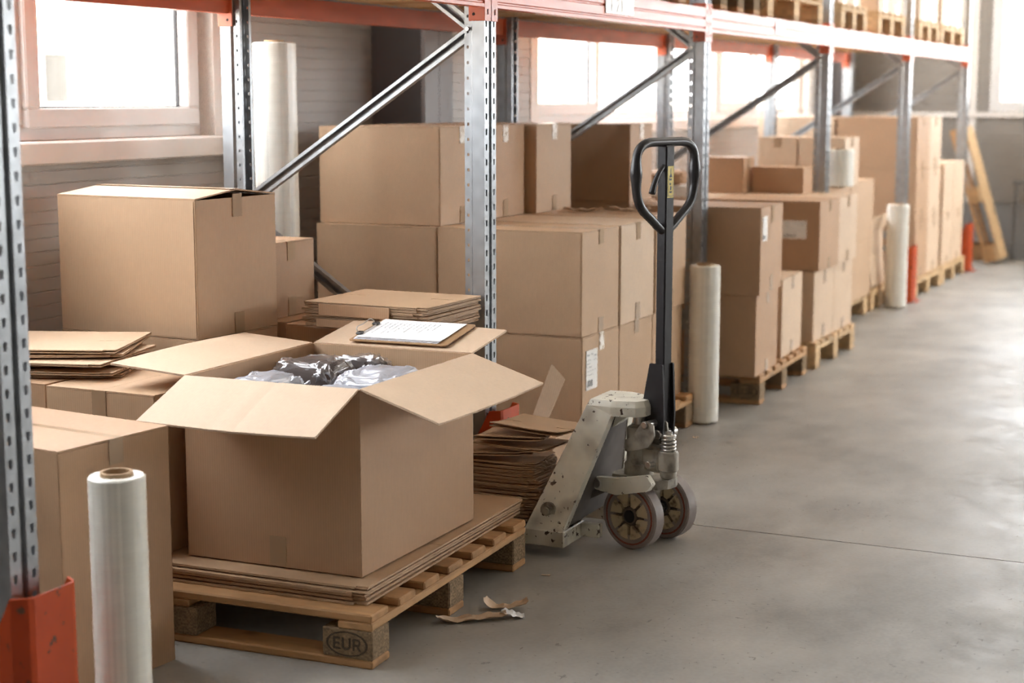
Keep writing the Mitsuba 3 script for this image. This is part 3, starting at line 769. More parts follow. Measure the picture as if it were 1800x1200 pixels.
# tallest far stack
for k, (z0, hh) in enumerate(((.144, .410), (.556, .376), (.934, .372))):
    L = ('bottom', 'middle', 'top')[k]
    for j, yy in enumerate((11.98, 12.44)):
        carton(-2.39 - .004 * k, yy, z0, .585, .455, hh, f'brown carton in the {L} layer of the tallest far stack, {("near", "far")[j]} one', 0, 'kraft_red' if j == 0 else 'kraft_pale', 'x', tape='clear')
    carton(-3.0, 11.98, z0, .58, .455, hh, f'brown carton in the {L} layer of the far stack, wall side', 0, 'kraft_pale', 'x', tape=None)
for j, yy in enumerate((13.02, 13.475)):
    for k, (z0, hh) in enumerate(((.144, .406), (.552, .384))):
        carton(-2.39, yy, z0, .6, .44, hh, f'{("lower", "upper")[k]} brown carton of the last floor stack, {("near", "far")[j]} column', 0, 'kraft_pale', 'x', tape='clear' if k == 0 else None)
# cartons on the shelf
for (a, b, xr, h, n, tx) in ((9.66, 10.22, -2.42, .30, 2, 'right of the fourth post'), (10.62, 11.36, -2.40, .34, 2, 'left of the fifth post'), (11.9, 12.6, -2.40, .40, 2, 'right of the fifth post'), (12.72, 13.6, -2.40, .38, 2, 'left of the last post')):
    dd = (b - a) / n
    for j in range(n):
        for k in range(2):
            carton(xr, a + dd * j, ZB1 + .144 + k * (h + .002), .62, dd - .006, h, f'pale carton on the shelf pallet {tx}, {("near", "far")[j]} {("lower", "upper")[k]} one', 0, 'kraft_pale', 'x', tape='white' if k == 0 else 'clear')

# ------------------------------------------------------------------ flattened boxes
def flat(L, W, seed=0, t=.0030, warp=.003, notch=True, gapz=.0008):
    """a flattened carton: two layers with slots between the flaps; centred, L along x, W along y"""
    g = np.random.RandomState(seed); ms = []
    for k in range(2):
        l, w = L - .004 * g.rand(), W - .004 * g.rand()
        p = sg.box(-l / 2, -w / 2, l / 2, w / 2)
        if notch:
            f = l * .24; s = .0035; y0 = g.uniform(-.12, .12) * w
            for sx in (-1, 1): p = p.difference(sg.box(min(sx * (l / 2 - f), sx * (l / 2 + .01)), y0 - s / 2, max(sx * (l / 2 - f), sx * (l / 2 + .01)), y0 + s / 2))
            p = p.difference(sg.box(l / 2 - .035, -w / 2 - .01, l / 2 + .01, -w / 2 + g.uniform(.004, .014)))
        m = extrude(p, t); m = m.subdivide_to_size(max(L, W) / 5.0)
        V = m.vertices.copy(); a, b2, ph = g.uniform(-1, 1), g.uniform(-1, 1), g.uniform(0, 6)
        V[:, 2] += k * (t + gapz) + warp * (abs(a) * np.abs(V[:, 0] / (L / 2)) ** 2 * (V[:, 0] > 0) + abs(b2) * np.abs(V[:, 1] / (W / 2)) ** 2 * (V[:, 1] < 0)) * (1 if k else .5)
        q = trimesh.Trimesh(V, m.faces, process=False); ms.append(q)
    return cat(ms)


ORD = lambda i, n: 'topmost' if i == n - 1 else 'lowest' if i == 0 else f'{["second", "third", "fourth", "fifth", "sixth", "seventh", "eighth", "ninth", "tenth", "eleventh", "twelfth", "thirteenth", "fourteenth", "fifteenth", "sixteenth", "seventeenth", "eighteenth", "nineteenth"][n - 2 - i]} from the top'
# layers under the open box, on the foreground pallet
n = 5; dz = (SH - .145) / n
for i in range(n):
    k = thing('flattened_box', f'large flattened brown box under the open box on the foreground pallet, {ORD(i, n)}', 'flattened box', 'flattened boxes under the open box')
    m = flat(1.13, 1.05, 10 + i, t=.0029, warp=.0, gapz=.0002)
    only(k, m, 'sheet_card', False, to=T().translate([-2.665 + rng.uniform(-.009, .009), 4.055 + rng.uniform(-.009, .009), .1455 + dz * i]).rotate([0, 0, 1], 2.3 + rng.uniform(-.4, .4)))
# small pile on the carton left of the open box
n = 6
for i in range(n):
    k = thing('flattened_box', f'flattened brown box in the loose pile left of the open box, {ORD(i, n)}', 'flattened box', 'flattened boxes left of the open box')
    m = flat(.46, .40, 40 + i, warp=.003)
    x = -3.302 + (.01, .03, -.02, .02, -.01, -.015)[i]; y = 3.83 + (0, -.02, .015, -.03, .02, .02)[i]
    only(k, m, 'sheet_card_pale', False, to=T().translate([x, y,   .649 + i * .0135]).rotate([0, 0, 1], (24, 18, 30, 14, 26, 22)[i]).rotate([0, 1, 0], (0, .2, -.2, .2, -.2, .2)[i]))
# tidy bundle on the tall carton at the rack post
n = 9
for i in range(n):
    k = thing('flattened_box', f'flattened brown box in the bundle behind the clipboard, {ORD(i, n)}', 'flattened box', 'flattened boxes in the bundle behind the clipboard')
    m = flat(.455, .39, 60 + i, warp=.0012)
    to = T().translate([-2.655 + rng.uniform(-.010, .006), 4.738 + rng.uniform(-.004, .004), .7025 + i * .0098]).rotate([0, 0, 1], rng.uniform(-1.5, 1.5))
    if i in (3, 8):
        put(k, 'sheet', m, 'sheet_card', to=to)
        put(k, 'folded_panel', bb(-.165, .10, -.206, -.2025, -.034 if i == 8 else -.022, .004, .001), 'kraft_red', to=to, label='panel folded down at the front')
    else: only(k, m, 'sheet_card', False, to=to)
# crooked pile on the fork beside the pallet truck
n = 20; z = .0875
for i in range(n):
    q = i - 15; loose = q >= 0
    k = thing('flattened_box', f'flattened brown box in the crooked pile beside the pallet truck, {ORD(i, n)}', 'flattened box', 'flattened boxes beside the pallet truck')
    m = flat((.30, .27, .26, .23, .27)[q] if loose else .36, .20, 90 + i, warp=.010 if loose else .003)
    x = -2.30 + rng.uniform(-.010, .010); y = 4.802 + rng.uniform(-.006, .006); rz = rng.uniform(-2, 2); rx = ry = 0
    if loose:
        x += (.01, .0, .07, .07, .135)[q]; y += (0, -.03, .0, -.01, .05)[q]; rz += (4, 14, -6, 5, -9)[q]; rx = (.6, -1.2, .8, -1, 1.6)[q]; ry = (.8, -.8, 1.6, -1.2, 1.8)[q]
    only(k, m, 'sheet_card', False, to=T().translate([x, y, z]).rotate([0, 0, 1], rz).rotate([1, 0, 0], rx).rotate([0, 1, 0], ry))
    z += .0122 if not loose else .026
k = thing('cardboard_offcut', 'bent tan cardboard strip leaning against the tall stack behind the pile', 'cardboard scrap')
only(k, quad_slab([(-2.50, 5.45, .201), (-2.44, 5.45, .201), (-2.405, 5.60, .40), (-2.46, 5.60, .455)], .004), 'kraft_pale')
k = thing('cardboard_offcut', 'upright cardboard piece standing under the leaning strip', 'cardboard scrap')
only(k, bb(-2.56, -2.38, 5.43, 5.62, 0, .20, .003), 'kraft_dark')

# ------------------------------------------------------------------ the open box
ob = thing('open_box', 'large open brown box with spread flaps on the foreground pallet, full of bagged goods', 'box')
OB = np.array([[-2.137, 3.626], [-2.142, 4.296], [-2.683, 3.611]]); zt = .698
B_, R_, L_ = OB; C_ = L_ + R_ - B_
th = .0055
ctr = (B_ + C_) / 2


def wallp(P, Q):
    """wall from P to Q, thickness inwards"""
    d = (Q - P) / np.linalg.norm(Q - P); nrm = np.array([-d[1], d[0]])
    if (ctr - P) @ nrm < 0: nrm = -nrm
    pts = [P, Q, Q + nrm * th, P + nrm * th]
    return hull([(x, y, z) for x, y in pts for z in (SH + .001, zt)])


for nm, P, Q in (('front_panel', B_, L_), ('side_panel', B_, R_), ('back_panel', R_, C_), ('side_panel', L_, C_)):
    put(ob, nm, wallp(P, Q), 'kraft' if nm == 'back_panel' else 'kraft_red')
put(ob, 'bottom', hull([(*(p + (ctr - p) * .02), z) for p in (B_, R_, C_, L_) for z in (SH + .001, SH + .006)]), 'kraft')
nx_ = (R_ - B_) / np.linalg.norm(R_ - B_); lx_ = (L_ - B_) / np.linalg.norm(L_ - B_)


def flap(P, Q, out, L, ang, m='kraft', cr=()):
    out = np.array([*out, 0.]); v = L * (out * math.cos(ang) + np.array([0, 0, math.sin(ang)]))
    a, b2 = np.array([*P, zt + .003]), np.array([*Q, zt + .003]); s = .004 * (b2 - a) / np.linalg.norm(b2 - a)
    a, b2 = a + s, b2 - s
    fn = (lambda u, w: -.006 * np.sin(PI * u) * w - sum(.0016 * np.exp(-((u - c) / .02) ** 2) for c in cr)) if cr else (lambda u, w: .006 * np.sin(PI * u) * w)
    put(ob, 'flap', quad_slab([a, b2, b2 + v, a + v], .0055, 24, fn), m)
    return a, b2, v


flap(B_, L_, -nx_, .234, math.radians(-21.8), 'kraft_pale', (.47, .60))
flap(B_, R_, -lx_, .24, math.radians(-17.9), 'kraft_pale', (.35, .7))
flap(L_, C_, lx_, .246, math.radians(3.9), 'kraft_pale')
fa, fb, fv = flap(C_, R_, nx_, .25, math.radians(8.4), 'kraft_pale')
tc = (B_ * .53 + L_ * .47)
lxd = (L_ - B_) / np.linalg.norm(L_ - B_)
put(ob, 'tape', hull([(*(tc + lxd * s - nx_ * q), z) for s in (-.026, .026) for q in (.0002, .001) for z in (SH + .004, SH + .085)]), 'tape_clear', label='packing tape')


def pillow(x0, x1, y0, y1, z0, z1, amp, freq, seed, n=34, pw=4.0):
    """rounded block with wrinkles"""
    m = trimesh.creation.icosphere(subdivisions=5); V = m.vertices.copy()
    q = np.sign(V) * np.abs(V) ** (2 / pw); nn = (np.abs(q) ** pw).sum(1) ** (1 / pw); q = q / nn[:, None]
    P = (q * .5 + .5) * np.array([x1 - x0, y1 - y0, z1 - z0]) + np.array([x0, y0, z0])
    w = meshkit.fbm(P * np.array(freq), 2, seed) - .5; f2 = np.array(freq) * 1.5; wp = P + .02 * meshkit.noise(P * 30, seed)[:, None]
    rid = sum(h_ * np.abs(meshkit.noise(wp * f2 * q_ + 5 * q_, seed + q_) - .5) for q_, h_ in ((1, 1.0), (2, .7), (4, .35)))
    P = P + V * (amp * (w - 1.1 * rid) * np.clip(V[:, 2] * 2.5 + .3, 0.02, 1))[:, None]
    return trimesh.Trimesh(P, m.faces, process=False)


def bagged(label, x0, x1, y0, y1, z1, cont, bag, seed, lab=False):
    k = thing('bagged_garment', label, 'bagged goods', 'bagged goods in the open box')
    put(k, 'contents', pillow(x0 + .012, x1 - .012, y0 + .012, y1 - .012, SH + .012, z1 - .014, .004, (16, 16, 16), seed, pw=6), cont, True)
    put(k, 'plastic_bag', pillow(x0, x1, y0, y1, SH + .008, z1, .030, (13, 22, 16), seed + 3, pw=4.5), bag, True, label='crinkled clear plastic bag')
    return k


bagged('dark brown goods in a crinkled clear bag, middle of the open box', -2.668, -2.43, 3.955, 4.17, .700, 'garment_brown', 'bag_clear', 5)
bagged('dark goods in a clear bag at the back of the open box under the clipboard', -2.62, -2.36, 4.175, 4.270, .690, 'garment_brown', 'bag_clear', 15)
bagged('whitish bagged goods at the right side of the open box', -2.42, -2.152, 3.86, 4.16, .692, 'garment_white', 'bag_cloudy', 25)
bagged('greyish bagged goods at the left front of the open box', -2.672, -2.45, 3.645, 3.945, .686, 'garment_grey', 'bag_cloudy', 35)
bagged('whitish bagged goods at the front corner of the open box', -2.44, -2.155, 3.64, 3.85, .676, 'garment_white', 'bag_cloudy', 45)

# clipboard on the back flap
ez = np.cross((fb - fa) / np.linalg.norm(fb - fa), fv / np.linalg.norm(fv)); ez = ez if ez[2] > 0 else -ez
eu = (fb - fa) / np.linalg.norm(fb - fa); ev = np.cross(ez, eu); o = fa + eu * .115 + ev * .012 + ez * .008
cb = thing('clipboard', 'brown clipboard holding white paper on the back flap of the open box', 'clipboard')
ca, sa = math.cos(math.radians(1)), math.sin(math.radians(1)); cu, cv = eu * ca + ev * sa, ev * ca - eu * sa
put(cb, 'board', frame_mesh(extrude(sg.box(.012, .012, .318, .222).buffer(.012), .003), o, cu, cv, ez), 'masonite')
sheets = []
for i in range(4):
    W, H = .285, .205
    s = slab_grid(W, H, .0005, lambda x, y, i=i: .0006 + i * .0011 + .010 * np.clip((y / H - .55), 0, 1) ** 2 * np.clip(1 - x / W * 3, 0, 1) + (.0035 * i * np.clip(1 - y / H * 2.5, 0, 1) ** 2 * .3), 14, 10)
    put(cb, 'paper_sheet', frame_mesh(mv(s, .012 + .002 * i, .012 + .0012 * i, .003), o, cu, cv, ez), 'paper')
g = random.Random(3); ln = []
for r_ in range(12):
    x = .045 + r_ * .0165
    y = .19
    lim = g.uniform(.06, .13)
    while y > lim:
        w = g.uniform(.004, .016); ln.append(bb(x, x + .0016, y - w, y, .0088, .0091)); y -= w + .005
put(cb, 'handwriting', frame_mesh(cat(ln), o, cu, cv, ez), 'ink', label='rows of handwriting')
clip = cat([tube(spline([(.012, .05, .012), (.006, .05, .022), (.002, .10, .026), (.006, .16, .022), (.012, .16, .012)], 24), .0018, 8), tube([(.022, .045, .011), (.022, .165, .011)], .0022, 8)])
put(cb, 'clip', frame_mesh(clip, o, cu, cv, ez), 'steel', True)
for yy in (.05, .16): put(cb, 'clip_foot', frame_mesh(bb(.006, .026, yy - .012, yy + .012, .008, .016, .003), o, cu, cv, ez), 'black_rubber', label='black rubber clip end')


# ------------------------------------------------------------------ stretch film rolls
def roll(x, y, z, r, h, label, core=.0375, ext=.009, rz=0):
    k = thing('film_roll', label, 'film roll'); hc = h - 2 * ext
    prof = [(core + .001, ext), (r - .004, ext), (r, ext + .004)] + [(r + .0006 * math.sin(i * 2.1), ext + .004 + (hc - .008) * i / 10) for i in range(1, 10)] + [(r, ext + hc - .004), (r - .004, ext + hc), (core + .001, ext + hc)]
    put(k, 'film', lathe(prof, (x, y, z), (0, 0, 1), 56), 'film', 40, label='wound translucent film')
    put(k, 'core', lathe([(core - .007, 0), (core, 0), (core, h), (core - .007, h), (core - .007, 0)], (x, y, z), (0, 0, 1), 36), 'core_card', 40, label='brown cardboard core')
    return k


roll(-2.372, 2.93, 0, .065, .605, 'large translucent film roll standing at the near left in front of the tall carton')
roll(-2.300, 6.93, 0, .068, .722, 'translucent film roll standing on the floor in front of the second aisle pallet')
roll(-2.395, 11.40, 0, .075, .725, 'translucent film roll standing on the floor near the fifth post')
roll(-3.475, 5.30, .623, .082, 1.04, 'tall shiny film roll standing against the left wall behind the rack')
roll(-2.405, 9.73, .916, .088, .235, 'short wide white film roll on cartons right of the fourth post', core=.04)

# ------------------------------------------------------------------ pallet truck
pt = thing('pallet_truck', 'worn cream hand pallet truck with a black handle in the middle of the picture', 'pallet truck')
YN, YFk, FWd = 4.645, 5.03, .165       # near and far fork
for nm, y0, xe in (('near', YN, -2.50), ('far', YFk, -2.30)):
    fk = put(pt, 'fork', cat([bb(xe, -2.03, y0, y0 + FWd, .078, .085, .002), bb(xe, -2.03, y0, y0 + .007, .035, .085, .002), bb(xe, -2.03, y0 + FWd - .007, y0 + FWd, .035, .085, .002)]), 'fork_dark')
    put(fk, 'heel', cat([bb(-2.135, -1.995, y0 - .003, y0 + .006, .034, .086, .003), bb(-2.135, -1.995, y0 + FWd - .006, y0 + FWd + .003, .034, .086, .003), bb(-2.004, -1.995, y0, y0 + FWd, .034, .086, .003), bb(-2.135, -1.995, y0, y0 + FWd, .034, .040, .002), bb(-1.995, -1.93, y0 + FWd - .03, y0 + FWd, .040, .084, .003)]), 'truck_paint', label='cream painted fork heel')
    s_ = 1 if nm == 'near' else -1; yo = y0 if s_ > 0 else y0 + FWd
    put(fk, 'roller', cyl((xe + .06, y0 + .05, .036), (xe + .06, y0 + FWd - .05, .036), .034, 20, bev=.004), 'tyre')

    def LP(x, dy, z, t): return (x, yo + s_ * (dy + t), z)
    # sloping leg: a plate that leans inwards, with a turned edge on both sides
    A_, B2, C2, D2 = (-2.132, 0, .086), (-2.0, 0, .086), (-1.905, .175, .445), (-1.992, .175, .468)
    pl = hull([LP(*q, t) for q in (A_, B2, C2, D2) for t in (0, .010)])
    e1 = hull([LP(q[0] + o_, q[1], q[2], t) for q in (A_, D2) for o_ in (0, .010) for t in (.004, .045)])
    e2 = hull([LP(q[0] - o_, q[1], q[2], t) for q in (B2, C2) for o_ in (0, .010) for t in (.004, .045)])
    lg = put(pt, 'leg', cat([pl, e1, e2]), 'truck_paint', label='sloping cream frame leg')
    bx, by, bz = -2.062, .030, .145
    put(lg, 'pivot_bolt', cat([cyl(LP(bx, by, bz, .002), LP(bx, by, bz, -.008), .026, 24), cyl(LP(bx, by, bz, -.008), LP(bx, by, bz, -.018), .018, 6), cyl(LP(bx, by, bz, -.018), LP(bx, by, bz, -.026), .011, 16)]), 'truck_grime')
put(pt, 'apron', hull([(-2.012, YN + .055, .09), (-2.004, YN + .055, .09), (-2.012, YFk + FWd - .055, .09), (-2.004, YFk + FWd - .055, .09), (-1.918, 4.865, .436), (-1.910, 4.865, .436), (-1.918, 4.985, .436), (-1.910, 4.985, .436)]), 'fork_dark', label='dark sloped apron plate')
hd_ = extrude(sg.Polygon([(-1.995, 4.822), (-1.91, 4.818), (-1.83, 4.835), (-1.806, 4.862), (-1.800, 4.905), (-1.806, 4.955), (-1.83, 4.985), (-1.91, 5.02), (-1.995, 5.018)]).buffer(-.012).buffer(.012), .03)
V = hd_.vertices; top_ = sg.Polygon([(-1.985, 4.832), (-1.91, 4.828), (-1.835, 4.845), (-1.816, 4.868), (-1.810, 4.905), (-1.816, 4.948), (-1.835, 4.975), (-1.91, 5.01), (-1.985, 5.008)])
put(pt, 'head', cat([hull(np.vstack([mv(hd_, z=.436).vertices, mv(extrude(top_, .001), z=.484).vertices]))]), 'truck_paint', label='cream head reaching over the pump')
put(pt, 'gusset', hull([(-1.985, 4.86, .44), (-1.86, 4.88, .44), (-1.985, 4.86, .34), (-1.985, 4.98, .44), (-1.86, 4.95, .44), (-1.985, 4.98, .34)]), 'truck_paint')
# pump
PX, PY = -1.842, 4.905
FW_ = np.array([.957, -.29, 0]); SW_ = np.array([.29, .957, 0])
put(pt, 'piston', cyl((PX, PY, .38), (PX, PY, .437), .020, 24), 'steel')
put(pt, 'pump_body', cat([lathe([(0, .25), (.036, .25), (.041, .256), (.041, .388), (.036, .394), (.027, .396), (.026, .403), (0, .403)], (PX, PY, 0), (0, 0, 1), 32),
                          lathe([(0, .232), (.044, .232), (.048, .237), (.048, .272), (.044, .277), (0, .277)], (PX, PY, 0), (0, 0, 1), 32)]), 'truck_grime', 40)
blk = bb(-.02, .055, -.026, .026, 0, .085, .010)
put(pt, 'valve_block', frame_mesh(mv(blk, .045, 0, .255), (PX, PY, 0), FW_, SW_), 'truck_grime', label='cast valve housing beside the pump')
put(pt, 'valve_cup', lathe([(0, -.02), (.024, -.02), (.027, -.012), (.027, 0), (.033, .006), (.033, .062), (.028, .068), (.024, .068), (.022, .05), (0, .05)], np.array([PX, PY, .262]) + FW_ * .118, (0, 0, 1), 24), 'truck_grime', 40)
brk = extrude(sg.Polygon([(-.05, .06), (.0, .072), (.035, .085), (.054, .12), (.050, .148), (.028, .157), (.010, .147), (-.02, .105), (-.05, .088)]).buffer(.006), .008)
for s in (-.040, .032): put(pt, 'yoke_plate', frame_mesh(mv(brk, .035, .262, 0), np.array([PX, PY, 0]) + SW_ * s, FW_, (0, 0, 1), -SW_), 'truck_grime', label='handle pivot yoke')
hp = np.array([PX, PY, 0]) + FW_ * .088
for zz, aa in ((.412, .058), (.285, .075)): put(pt, 'yoke_bolt', cyl(np.array([PX, PY, zz]) + FW_ * aa - SW_ * .055, np.array([PX, PY, zz]) + FW_ * aa + SW_ * .05, .012, 12, bev=.002), 'steel')
put(pt, 'pump_plunger', cyl(hp + FW_ * .03 + (0, 0, .30), hp + FW_ * .03 + (0, 0, .392), .012, 18), 'steel')
coil = [hp + FW_ * .03 + FW_ * .021 * math.cos(a) + SW_ * .021 * math.sin(a) + np.array([0, 0, .325 + .045 * a / (8 * PI)]) for a in np.linspace(0, 8 * PI, 70)]
put(pt, 'return_spring', tube(coil, .0045, 7), 'steel', True)
put(pt, 'spring_cap', cyl(hp + FW_ * .03 + (0, 0, .368), hp + FW_ * .03 + (0, 0, .384), .024, 22, bev=.004), 'steel', 40)
# steering axle and wheels
WC = np.array([-1.818, 4.931, .109]); WR = .109
put(pt, 'axle', cyl(WC - SW_ * .095, WC + SW_ * .115, .014, 18), 'steel')
put(pt, 'axle_bracket', cat([bb(-.025, .025, -.040, .040, 0, .10, .008)]).apply_transform(np.vstack([np.column_stack([FW_, SW_, (0, 0, 1), WC + np.array([0, 0, -.02])]), [0, 0, 0, 1]])), 'truck_grime')
brkt = extrude(sg.Polygon([(-.07, -.058), (.10, -.050), (.115, -.02), (.115, .02), (.10, .05), (-.07, .058), (-.085, .02), (-.085, -.02)]).buffer(.006), .03)
put(pt, 'turntable_plate', frame_mesh(mv(brkt, 0, 0, .208), (PX + .01, PY, 0), FW_, SW_), 'truck_grime')
lk = extrude(sg.Polygon([(-.10, -.012), (-.02, -.018), (.10, .012), (.115, .03), (.10, .048), (-.02, .022), (-.10, .014)]).buffer(.008), .022)
put(pt, 'link_arm', frame_mesh(mv(lk, 0, .205, 0), np.array([PX, PY, 0]) - SW_ * .075, FW_, (0, 0, 1), -SW_), 'truck_paint', label='curved lower link arm')
put(pt, 'link_bolt', cat([cyl(np.array([PX, PY, .207]) - SW_ * .10 - FW_ * .098, np.array([PX, PY, .207]) - SW_ * .07 - FW_ * .098, .018, 20, bev=.003)]), 'steel')
# push rod in the shade under the apron
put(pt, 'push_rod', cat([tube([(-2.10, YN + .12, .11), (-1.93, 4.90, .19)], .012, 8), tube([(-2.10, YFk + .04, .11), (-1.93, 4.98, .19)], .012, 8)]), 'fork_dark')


def wheel(c, s, nm):
    """c centre, axis SW_; s=-1 faces the camera"""
    w = put(pt, 'wheel', lathe([(.062, -.024), (.090, -.025), (.104, -.0245), (.1085, -.020), (.109, 0), (.1085, .020), (.104, .0245), (.090, .025), (.062, .024), (.062, -.024)], c, SW_, 64), 'tyre', 40, label='steering wheel with a grey tread')
    put(w, 'red_rim', cat([lathe([(.0885, z0), (.0945, z0), (.0945, z1), (.0885, z1), (.0885, z0)], c, SW_, 56) for z0, z1 in ((-.0258, -.0245), (.0245, .0258))]), 'tyre_rim', label='dull red ring at the rim')
    put(w, 'disc', lathe([(.02, -.012), (.089, -.012), (.089, .012), (.02, .012), (.02, -.012)], c, SW_, 48), 'wheel_grime')
    put(w, 'hub', lathe([(0, -.023), (.026, -.023), (.030, -.019), (.030, .019), (.026, .023), (0, .023)], c, SW_, 32), 'wheel_grime', 40)
    put(w, 'hub_cap', lathe([(0, -.026), (.019, -.026), (.022, -.022), (.022, .022), (.019, .026), (0, .026)], c, SW_, 28), 'black_steel', 40, label='dark bearing cap')
    for i in range(8):
        a0 = 2 * PI * (i + .5) / 8; hw = .28
        pts = [(.033 * math.cos(a0 + t), .033 * math.sin(a0 + t)) for t in np.linspace(-hw * .8, hw * .8, 4)] + [(.087 * math.cos(a0 + t), .087 * math.sin(a0 + t)) for t in np.linspace(hw * 1.25, -hw * 1.25, 7)]
        m = extrude(sg.Polygon(pts).buffer(-.003).buffer(.003), .012)
        for q in (-1, 1):
            put(w, 'cream_segment', frame_mesh(mv(m, z=.0125 if q > 0 else -.0245), c, FW_, (0, 0, 1), SW_ * 1.0 if True else None), 'wheel_cream')


wheel(WC - SW_ * .078, -1, 'near'); wheel(WC + SW_ * .100, -1, 'far')
# handle
HB = np.array([-1.772, 4.930, 0])
hd = put(pt, 'handle_post', frame_mesh(bb(-.018, .018, -.022, .022, .40, 1.30, .004), HB, FW_, SW_), 'black_steel', label='square black handle post')
plate = sg.Polygon([(-.022, .60), (.022, .60), (.030, .44), (.026, .36), (-.035, .385), (-.062, .40)]).buffer(.004)
for s in (-.032, .024): put(hd, 'fork_plate', frame_mesh(mv(extrude(plate, .008), 0, 0, 0), HB + SW_ * s, FW_, (0, 0, 1), -SW_), 'black_steel', label='tapered black handle bracket')
put(hd, 'pivot_pin', cyl(HB + FW_ * .012 - SW_ * .048 + (0, 0, .375), HB + FW_ * .012 + SW_ * .05 + (0, 0, .375), .016, 18, bev=.003), 'steel')
hl_ = [(-.035, 1.043), (-.085, 1.077), (-.127, 1.108), (-.149, 1.150), (-.154, 1.20), (-.154, 1.245), (-.144, 1.284), (-.110, 1.306), (-.05, 1.311)]
lp = [(0, 1.025)] + hl_ + [(0, 1.311)] + [(-u, z) for u, z in hl_[::-1]] + [(0, 1.025)]
cv2 = spline(lp, 110); rr = .0145 + .0050 * np.exp(-((cv2[:, 1] - 1.215) / .03) ** 2)
put(hd, 'grip_loop', tube([HB + SW_ * u + np.array([0, 0, z]) for u, z in cv2], rr, 14), 'black_rubber', True, label='black loop grip')
lv = spline([(.0, 1.240), (-.02, 1.226), (-.045, 1.198), (-.060, 1.172), (-.068, 1.150)], 20)
put(hd, 'release_lever', tube([HB + SW_ * (u - .012) + FW_ * .006 + np.array([0, 0, z]) for u, z in lv], np.linspace(.007, .0105, 20), 10), 'black_rubber', True, label='curved black release lever')
stk = put(hd, 'warning_sticker', frame_mesh(bb(-.0155, .0155, 1.135, 1.235, .0182, .0190), HB, SW_, (0, 0, 1), FW_), 'sticker_yellow', label='yellow instruction sticker')
mk = [bb(-.0125, .0125, 1.140, 1.1415, .019, .0193), bb(-.0125, -.0113, 1.14, 1.185, .019, .0193), bb(.0113, .0125, 1.14, 1.185, .019, .0193), bb(-.006, .006, 1.150, 1.156, .019, .0193), bb(-.003, .004, 1.160, 1.172, .019, .0193), bb(-.006, .002, 1.176, 1.182, .019, .0193),
      hull([(-.008, 1.20, .019), (.008, 1.20, .019), (0, 1.214, .019), (-.008, 1.20, .0193), (.008, 1.20, .0193), (0, 1.214, .0193)]), bb(-.0015, .0015, 1.214, 1.228, .019, .0193), bb(-.008, .004, 1.190, 1.196, .019, .0193)]
put(stk, 'pictogram', frame_mesh(cat(mk), HB, SW_, (0, 0, 1), FW_), 'ink')

# ------------------------------------------------------------------ small things
def strip(pts, w, label, m='kraft_pale', curl=.0):
    """torn paper strip along pts (x,y,z)"""
    k = thing('paper_scrap', label, 'paper scrap'); p = spline(pts, 22); d = np.gradient(p, axis=0); d[:, 2] = 0; d /= np.linalg.norm(d, axis=1, keepdims=True)
    nrm = np.stack([-d[:, 1], d[:, 0], 0 * d[:, 0]], 1); V, F = [], []
    g = np.random.RandomState(len(labels))
    for i in range(22):
        ww = w * (1 + .12 * g.uniform(-1, 1)) * (.55 + .45 * min(1, i / 3, (21 - i) / 2 + .3))
        for j in range(7):
            u = (j / 6 - .5); V.append(p[i] + nrm[i] * ww * u + np.array([0, 0, curl * (2 * u) ** 2 * (.4 + .6 * math.sin(i * .5) ** 2)]))
    for i in range(21):
        for j in range(6):
            a = i * 7 + j; F += [(a, a + 7, a + 8), (a, a + 8, a + 1)]
    m1 = trimesh.Trimesh(V, F, process=False); V2 = np.array(V); m2 = trimesh.Trimesh(V2 + np.array([0, 0, -.0009]), [(c, b2, a) for a, b2, c in F], process=False)
    only(k, cat([m1, m2]), m)
    return k


strip([(-2.055, 3.895, .018), (-2.04, 3.915, .004), (-1.99, 3.955, .003), (-1.94, 3.99, .006), (-1.90, 4.02, .012)], .045, 'longer torn kraft paper strip on the floor by the pallet', curl=.010)
strip([(-2.00, 4.085, .03), (-1.985, 4.085, .008), (-1.95, 4.09, .004), (-1.91, 4.11, .010), (-1.885, 4.13, .024)], .040, 'shorter curled kraft paper strip lying across the longer one', curl=.008)
strip([(-1.925, 4.03, .012), (-1.905, 4.035, .010), (-1.885, 4.04, .004), (-1.86, 4.05, .002)], .04, 'small white torn paper end on the floor', 'paper', curl=.008)
strip([(-1.985, 4.445, .003), (-1.975, 4.447, .002), (-1.965, 4.45, .002), (-1.957, 4.452, .003)], .010, 'tiny light scrap on the floor between pallet and truck wheel', 'kraft_pale')
strip([(-2.235, 6.60, .003), (-2.228, 6.602, .002), (-2.22, 6.604, .002), (-2.212, 6.606, .003)], .02, 'tiny orange-brown scrap on the floor beside the standing film roll', 'kraft_pale')

# opened box near the fifth post
dbx = thing('opened_carton', 'dark opened carton with one flap hanging out near the fifth post', 'box')
to = place(-2.535, 11.14, .144)
put(dbx, 'body', mv(shell(.45, .45, .40, seed=5), -.45, 0, 0), 'kraft_dark', 35, to=to)
put(dbx, 'flap', quad_slab([(-.45, 0, .40), (0, 0, .40), (0, -.05, .335), (-.45, -.05, .335)], .005), 'kraft_pale', to=to)
put(dbx, 'flap', quad_slab([(0, 0, .40), (0, .45, .40), (.030, .45, .50), (.030, 0, .50)], .005), 'kraft_pale', to=to)
put(dbx, 'flap', quad_slab([(.0, 0.0, .395), (.0, .40, .395), (.03, .40, .02), (.03, 0.0, .02)], .005), 'kraft_pale', to=to)
